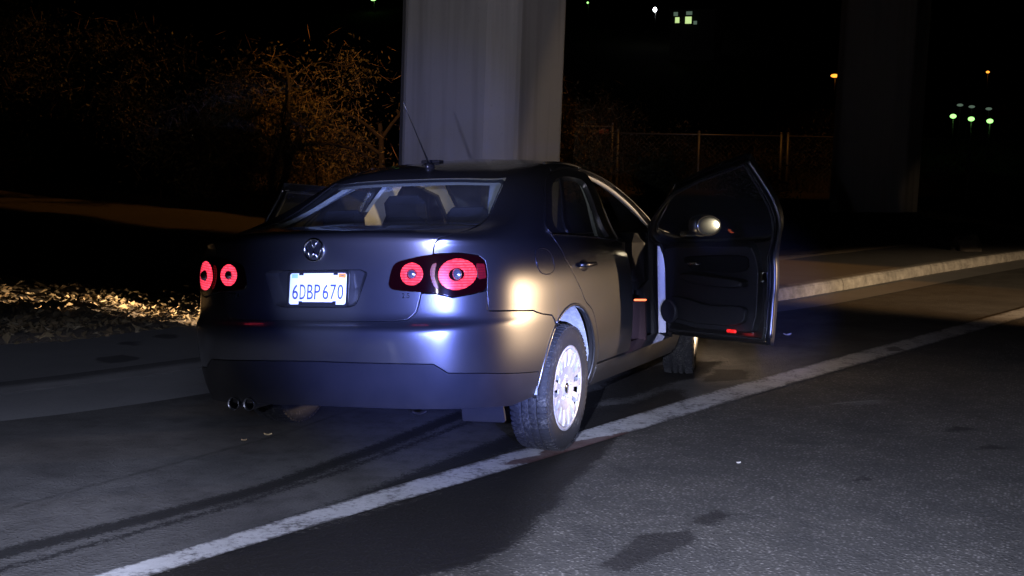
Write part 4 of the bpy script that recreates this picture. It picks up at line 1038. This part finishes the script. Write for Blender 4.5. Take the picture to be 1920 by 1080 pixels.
    panel('door_trim', DTRIM, [sd(TR)], fd, off=-.105, flip=True, depth=.05, bev=.008, xf=sw)
    PK = rnd(uvs('s', [(1.16, .42), (1.15, .56), (1.5, .54), (1.86, .60), (1.87, .45), (1.6, .41)]), .2, 2)
    panel('door_pocket', DTRIM, [sd(PK)], fd, off=-.135, flip=True, depth=.03, bev=.008, xf=sw)
    AR = rnd(uvs('s', [(1.16, .66), (1.15, .72), (1.4, .735), (1.72, .76), (1.74, .70), (1.5, .665)]), .2, 2)
    panel('armrest', DTRIM, [sd(AR)], fd, off=-.165, flip=True, depth=.06, bev=.012, xf=sw)
    IN = rnd(uvs('s', [(1.14, .75), (1.13, .90), (1.70, .885), (1.74, .83), (1.66, .76)]), .2, 2)
    panel('trim_insert', SEAT, [sd(IN)], fd, off=-.112, flip=True, depth=.01, bev=.004, xf=sw)
    lx = lambda V: sw(np.asarray(V)*sg)
    MB().lathe([(.712, .0), (.712, .055), (.705, .068), (.715, .075), (.73, .075)], 28, 0, (0, 1.82, .50)).xf(lx).build('speaker_grille', DTRIM, fd)
    MB().tube([(.715, 1.50, .80), (.69, 1.53, .80), (.688, 1.58, .80), (.71, 1.62, .80)], .008, 8).xf(lx).build('inner_handle', CHROME, fd)
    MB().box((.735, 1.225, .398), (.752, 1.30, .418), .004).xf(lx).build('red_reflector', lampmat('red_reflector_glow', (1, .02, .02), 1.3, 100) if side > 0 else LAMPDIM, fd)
    for nm, LP, o_ in (('weather_seal', [(a*.97+.27, b) if False else (a, b) for a, b in FDOOR], -.066),):
        c = np.mean(np.array(FDOOR), 0); LP = [(c[0]+(a-c[0])*.955, c[1]+(b-c[1])*.965) for a, b in FDOOR]
        P = surf_line(LP+[LP[0]], o_)[:-1]*sg
        MB().tube(sw(P), .009, 8, closed=True).build(nm, RUBBER, fd)
    P = surf_line(uvs('s', [(1.032, .37), (1.032, .45), (.997, .85), (.932, .955)])+[(7.70, 16.25), (7.67, 17.9)], -.042)*sg+np.array([0, -.006, 0])
    MB().tube(sw(P), .013, 10).build('door_edge', PAINT, fd)
    MB().box((.775, 1.022, .70), (.815, 1.045, .76), .004).xf(lx).build('door_latch', CHROME, fd)
    for zz in (.36, .40, .44): MB().ellipsoid((.80, 1.034, zz), (.006, .003, .006), 8, 6).xf(lx).build('door_bolt', CHROME, fd)
    # door mirror
    mr = MB().ellipsoid((.985, 1.80, 1.025), (.105, .055, .068), 24, 14, .8).box((.82, 1.78, .96), (.92, 1.84, .995), .012)
    mh = mr.xf(lx).build('door_mirror', PAINT, fd)
    MB().ellipsoid((.985, 1.75, 1.02), (.092, .016, .056), 28, 16).xf(lx).build('mirror_glass', simple('mirror_silver', (.55, .62, .70), .30, 1.0), mh)
    MB().tube(lx(np.stack([.985+.094*np.cos(a), 0*a+1.749, 1.02+.058*np.sin(a)], 1)), .005, 6, closed=True).build('mirror_rim', BLACK, mh)
    # jambs, pillars
    bx = lambda V: TB(np.asarray(V)*sg)
    MB().box((.755, 2.0, .33), (.825, 2.09, .955), .012, R=((math.cos(.27), -math.sin(.27), 0), (math.sin(.27), math.cos(.27), 0), (0, 0, 1)), at=(.79, 2.0, .6)).xf(bx).build('hinge_pillar', PAINT, car)
    MB().box((.60, 2.02, .24), (.752, 2.12, .955), .02).xf(bx).build('kick_panel', DTRIM, car)
    MB().box((.70, 1.03, .24), (.825, 1.12, .97), .02).xf(bx).build('door_post', PAINT, car)
    MB().box((.66, .44, .19), (.80, 2.1, .275), .02).xf(bx).build('sill_plate', DTRIM, car)
    CT = [(2.98, 15.6), (5.62, 15.2), (5.45, 16.9), (5.62, 17.55), (6.0, 18.1), (6.0, 18.5), (2.98, 18.3)]
    def inward(V, side=side):
        V = V.copy(); V[:, 0] -= side*.13*np.clip((V[:, 1]+.42)/.75, 0, 1); return V
    panel('pillar_trim', LINER, [sd(rnd(CT, .1, 1))], car, off=-.035, flip=True, depth=.02, extra=inward)
    panel('pillar_trim', TRIM, [sd([(7.5, 12.5), (8.15, 12.5), (8.1, 16.5), (8.2, 18.3), (7.6, 18.3), (7.62, 16.5)])], car, off=-.05, flip=True, depth=.02)
    AT = [(9.72, 13.3), (10.0, 15.0), (10.14, 16.6), (10.02, 17.7), (9.1, 18.08), (8.2, 18.28), (8.2, 18.7), (9.6, 18.7), (10.7, 18.6), (10.84, 17.0), (10.8, 14.6), (10.2, 13.2)]
    at_ = panel('pillar_trim', TRIM, [sd(AT)], car, off=-.035, flip=True, depth=.03)
    SL = surf_line([(9.75, 13.4), (10.03, 15.0), (10.17, 16.6), (10.05, 17.7), (9.1, 18.1), (8.2, 18.3)], -.03)*sg
    MB().tube(TB(SL), .014, 8).build('opening_seal', simple('grey_door_seal', (.32, .33, .36), .5) if side > 0 else RUBBER, car)
    # wheel houses
    for wy, x0 in ((0.0, .50), (2.578, .50)):
        mb = MB(); aa = np.linspace(math.radians(-4), math.radians(184), 26); V = []; F = []
        for k, t in enumerate(aa):
            for xx in (x0, .835): V.append((xx, wy-.01+.395*math.cos(t), .295+.395*math.sin(t)))
        for k in range(len(aa)-1): F.append((2*k, 2*k+1, 2*k+3, 2*k+2))
        n_ = len(V); V += [(x0-.002, wy-.01, .2)]+[(x0-.002, wy-.01+.395*math.cos(t), .295+.395*math.sin(t)) for t in aa]
        F += [(n_, n_+1+k, n_+2+k) for k in range(len(aa)-1)]
        mb.add(V, F, True); mb.xf(bx).build('wheel_house', LINERW, car)
    # tail lamp
    tlp = panel('tail_lamp', LENS, [sd(rnd(LAMPO, .2, 2))], car, off=.004, depth=.03, gap=0, bev=.004)
    def disc(name, x, z, ro, ri, mat, off, parent, ns=36):
        P = [inv('r', x+ro*math.cos(t), z+ro*math.sin(t)) for t in np.linspace(0, 2*math.pi, ns, endpoint=False)]
        lo_ = [sd(P)]
        if ri: lo_.append(sd([inv('r', x+ri*math.cos(t), z+ri*math.sin(t)) for t in np.linspace(0, 2*math.pi, ns//2, endpoint=False)]))
        return panel(name, mat, lo_, parent, off=off, gap=0, bev=.002, depth=.003, du=.1, dv=.3)
    disc('lamp_ring', .655, .866, .069, .028, LAMP, .008, tlp)
    disc('lamp_ring', .474, .872, .050, .023, LAMP, .008, tlp)
    for x_, z_, r_ in ((.655, .866, .026), (.474, .872, .021)):
        c_, n_ = SS(*inv('r', x_, z_), .004); mb = MB().ellipsoid((0, 0, 0), (r_, .012, r_), 16, 10)
        mb.xf(lambda V: TB((V+c_)*sg)).build('lamp_reflector', REFL, tlp)
    c_, n_ = SS(*inv('r', .60, .866), .0)
    LC = [(2.02, 10.3), (2.06, 10.5), (2.16, 10.6), (2.1, 10.1), (2.08, 9.7), (2.16, 9.0), (2.06, 9.15), (2.0, 9.6), (1.99, 10.0)]
    panel('side_glow', LAMPDIM, [sd(rnd(LC, .2, 1))], tlp, off=.0065, gap=0, bev=.001, depth=.002, dv=.2, du=.05)
    panel('side_reflector', LAMPDIM, [sd(rnd([(3.14, 10.45), (3.40, 10.4), (3.40, 9.55), (3.16, 9.5)], .1, 1))], tlp, off=.0065, gap=0, bev=.001, depth=.002)

# roof, glass, hood, nose
U30 = np.linspace(-15, 15, 241)
patch('roof', PAINT, [U30, np.linspace(-3.0, 3.0, 49), np.linspace(10.9, 15, 17), np.linspace(-15, -10.9, 17)], [np.linspace(18.99, 21, 14), np.linspace(18.16, 19.02, 6), np.linspace(18.16, 19.02, 6), np.linspace(18.16, 19.02, 6)], car)
patch('headliner', LINER, [U30, np.linspace(-3, 3, 25)], [np.linspace(18.45, 21, 14), np.linspace(18.1, 18.5, 4)], car, off=-.035, flip=True)
RW = rnd([(-2.9, 15.5), (0, 15.42), (2.9, 15.5), (2.9, 18.12), (0, 18.16), (-2.9, 18.12)], .06, 2)
panel('rear_window', GLASS, [RW], car, off=-.004, gap=.002, bev=0, depth=.004)
RWI = rnd([(-2.82, 15.66), (0, 15.6), (2.82, 15.66), (2.80, 17.95), (0, 18.0), (-2.80, 17.95)], .06, 2)
panel('window_border', BLACK, [RW, RWI], car, off=-.008, gap=.001, bev=0, depth=.003)
WS = [(10.94, 14.9), (13, 15.75), (15, 15.8), (15, 18.12), (10.94, 18.1)]
for sd in ((lambda P: P), mir):
    panel('windshield', GLASS, [sd(WS)], car, off=-.004, gap=.0005, bev=0, depth=.004)
hu = np.concatenate([np.linspace(10.1, 15, 24)]); 
patch('hood', PAINT, [hu, -hu[::-1]], [np.linspace(13.3, 15.75, 16)]*2, car)
patch('front_bumper', PAINT, [np.linspace(12.1, 15, 18), -np.linspace(12.1, 15, 18)[::-1]], [np.linspace(0, 13.28, 30)]*2, car)

# antenna, roof box
def bbp(x, y, z): return TB([(x, y, z)])[0]
ab = SS(*[0.0001, 19.35])[0]
rb = np.array([0, .245, 0]); vv = np.linspace(18.5, 20.5, 200); pp = SS(np.full(200, .0001), vv)[0]; rb[2] = pp[np.argmin(abs(pp[:, 1]-.245))][2]
an = MB().ellipsoid((0, .245, rb[2]+.006), (.022, .042, .022), 18, 10).xf(TB).build('antenna', BLACK, car)
MB().tube(TB([(0, .235, rb[2]+.02), (0, .20, rb[2]+.06), (0, .10, rb[2]+.165), (0, -.055, rb[2]+.33)]), [.0055, .0045, .0028, .0022], 8).build('antenna_mast', BLACK, an)
# exhaust, underside
for x in (-.455, -.37):
    MB().lathe([(-.80, .026), (-.985, .028), (-1.02, .031), (-1.022, .029), (-1.0, .026), (-.86, .025)], 24, 1, (x, .005, .272)).xf(TB).build('exhaust_tip', simple('sooty_steel', (.22, .22, .23), .3, 1.0), car)
MB().box((-.60, -.90, .285), (-.22, -.60, .40), .05).box((-.60, -.5, .235), (.66, 2.2, .29), .02).box((-.45, 2.2, .22), (.45, 3.3, .30), .02).box((-.5, -.90, .30), (.5, -.3, .38), .03).xf(TB).build('underbody', DARKMETAL, car)
MB().box((.52, -.62, .175), (.735, -.59, .32), .008).xf(lambda V: np.stack([V[:, 0]+(V[:, 2]-.3)*-.35, V[:, 1]+(V[:, 2]-.3)*.5, V[:, 2]], 1)).xf(TB).build('splash_shield', VAL, car)
# cabin
MB().box((-.66, -.62, .98), (.66, .12, 1.045), .015).xf(TB).build('rear_shelf', SEAT, car)
MB().box((-.70, 2.12, .28), (.70, 2.20, .98), .02).xf(TB).build('firewall', DTRIM, car)
MB().box((-.70, 1.86, .62), (.70, 2.36, .985), .06).xf(TB).build('dashboard', DTRIM, car)
def rot_x(V, a, c): V = np.asarray(V)-c; y = V[:, 1]*math.cos(a)-V[:, 2]*math.sin(a); z = V[:, 1]*math.sin(a)+V[:, 2]*math.cos(a); return np.stack([V[:, 0], y, z], 1)+c
for sx in (-.36, .36):
    st = MB().box((sx-.25, .82, .34), (sx+.25, 1.42, .52), .06).xf(TB).build('front_seat', SEAT, car)
    mb = MB().box((sx-.24, .78, .45), (sx+.24, .90, 1.06), .055); mb.xf(lambda V: rot_x(V, .32, np.array([0, .84, .5]))).xf(TB).build('seat_back', SEAT, st)
    mb = MB().box((sx-.13, .80, 1.09), (sx+.13, .89, 1.27), .04); mb.xf(lambda V: rot_x(V, .26, np.array([0, .84, .5]))).xf(TB).build('headrest', SEAT, st)
rs = MB().box((-.62, .02, .36), (.62, .55, .54), .06).xf(TB).build('rear_seat', SEAT, car)
MB().box((-.62, .0, .50), (.62, .13, 1.02), .05).xf(lambda V: rot_x(V, .30, np.array([0, .08, .5]))).xf(TB).build('seat_back', SEAT, rs)
for sx in (-.36, 0, .36):
    MB().box((sx-.12, .02, 1.04), (sx+.12, .11, 1.185 if sx else 1.14), .035).xf(lambda V: rot_x(V, .22, np.array([0, .08, .5]))).xf(TB).build('headrest', SEAT, rs)
sw_ = MB(); sw_.tube(np.stack([.18*np.cos(a)-.36, 1.62+.07*np.sin(a), .90+.165*np.sin(a)], 1), .014, 8, closed=True)
sw_.ellipsoid((-.36, 1.64, .90), (.07, .03, .06)).box((-.53, 1.62, .89), (-.19, 1.635, .92), .006).xf(TB).build('steering_wheel', BLACK, car)
MB().box((-.12, 1.60, 1.245), (.12, 1.635, 1.305), .02).tube([(0, 1.63, 1.29), (0, 1.70, 1.345)], .008).xf(TB).build('rear_view_mirror', BLACK, car)
p = N('courtesy_lamp_glow'); p.base((.9, .4, .2)).set(Emission_Color=(1, .16, .05, 1), Emission_Strength=2.6)
MB().box((.722, 1.60, .574), (.800, 1.62, .585), .004).xf(TB).build('courtesy_lamp', p.m, car)
MB().box((.70, 1.60, .30), (.795, 1.63, .572), .004).xf(TB).build('seat_side_cover', simple('red_brown_seat_side', (.03, .010, .010), .8), car)
MB().box((.70, 1.46, .37), (.715, 1.62, .385), .004).xf(TB).build('seat_rail', CHROME, car)
V, F = text_mesh('AIRBAG', .026)
c_, n_ = SS(10.02, 15.4, -.047)
d1 = SS(10.08, 16.2, -.047)[0]-SS(9.97, 14.9, -.047)[0]; d1 /= np.linalg.norm(d1); d2 = np.cross(-n_, d1)
obj('airbag_print', TB(c_-V[:, :1]*d1+V[:, 1:2]*-d2*-1-(V[:, 2:]+.002)*n_), F, INK, car)

# wheels stand on the road
def wheel(x, y, side, steer):
    st = math.radians(steer)
    def f(V):
        V = np.array(V, float); V[:, 0] *= side
        X = V[:, 0]*math.cos(st)-V[:, 1]*math.sin(st); Y = V[:, 0]*math.sin(st)+V[:, 1]*math.cos(st)
        return np.stack([X+x, Y+y, V[:, 2]+.316], 1)
    wh = empty('wheel', 'wheel', 'wheel'); del wh['label']; del wh['category']; wh.parent = car
    prof = [(-.095, .215), (-.103, .235), (-.106, .262), (-.102, .290), (-.088, .309), (-.070, .3155), (-.045, .316)]
    prof = prof+[(-.043, .309), (-.035, .309), (-.033, .316), (-.005, .317), (-.003, .309), (.003, .309), (.005, .317), (.033, .316), (.035, .309), (.043, .309), (.045, .316)]+[(-a_, r_) for a_, r_ in prof[:-1]][::-1]
    mb = MB().lathe(prof, 96)
    for k in range(64):                                   # tread blocks and shoulder ribs
        t = 2*math.pi*k/64
        for x0, x1, sh in ((-.096, -.048, .02), (.048, .096, -.02), (-.03, -.006, .012), (.006, .03, -.012)):
            P = []
            for xx, tt, rr in ((x0, t, .3105 if abs(x0) > .09 else .3165), (x1, t+sh, .3105 if abs(x1) > .09 else .3165)):
                P.append((xx, rr*math.cos(tt), rr*math.sin(tt)))
            P = np.array(P); d = np.array([0, math.cos(t), math.sin(t)])*.0035; tg = np.array([0, -math.sin(t), math.cos(t)])*.0095
            V = np.array([P[0]-tg, P[1]-tg, P[1]+tg, P[0]+tg]); mb.add(np.concatenate([V-d*2, V+d]), [(4, 5, 6, 7), (0, 1, 5, 4), (1, 2, 6, 5), (2, 3, 7, 6), (3, 0, 4, 7)])
    mb.xf(f).build('tyre', TYRE, wh)
    MB().lathe([(.02, 0), (.02, .20), (.06, .212), (-.09, .212), (-.095, .218)], 48).xf(f).build('rim', DARKMETAL, wh)
    hb = MB().lathe([(.088, 0), (.088, .030), (.080, .036), (.082, .06), (.086, .085), (.088, .112)], 60)
    hb.lathe([(.080, .112), (.088, .112)], 60); hb.lathe([(.080, .196), (.092, .192), (.097, .205), (.095, .216), (.080, .219)], 60)
    ns = 15
    for k in range(ns):
        t0 = 2*math.pi*k/ns; V = []
        for r_, hw, xo in ((.110, .0125, .088), (.14, .0145, .093), (.17, .0175, .096), (.195, .0235, .094)):
            for sgn in (-1, 1):
                aa_ = t0+sgn*hw/r_; V.append((xo, r_*math.cos(aa_), r_*math.sin(aa_)))
            for sgn in (-1, 1):
                aa_ = t0+sgn*(hw+.003)/r_; V.append((xo-.026, r_*math.cos(aa_), r_*math.sin(aa_)))
        F = []
        for q in range(3):
            b_ = q*4; F += [(b_, b_+1, b_+5, b_+4), (b_+1, b_+3, b_+7, b_+5), (b_+2, b_, b_+4, b_+6)]
        hb.add(V, F)
    for k in range(5):
        t0 = 2*math.pi*k/5+.3; hb.lathe([(.084, .0), (.092, .006), (.092, .010), (.078, .011)], 8, 0, (0, .058*math.cos(t0), .058*math.sin(t0)))
    hb.xf(f).build('hubcap', HUB, wh)
    MB().lathe([(.0885, .026), (.091, .024), (.091, 0)], 24).xf(f).build('hub_emblem', CHROME, wh)
wheel(.758, 0, 1, 0); wheel(-.758, 0, -1, 0); wheel(.765, 2.578, 1, 11); wheel(-.765, 2.578, -1, 11)
# slim box left on the roof
zr = SS(-1.2, 20.35)[0]
MBX = MB().box((zr[0]-.055, zr[1]-.035, zr[2]-.002), (zr[0]+.055, zr[1]+.035, zr[2]+.016), .004).xf(TB).build('slim_box', BLACK)
MBX['label'] = 'slim dark box lying on the car roof left of the antenna'; MBX['category'] = 'box'
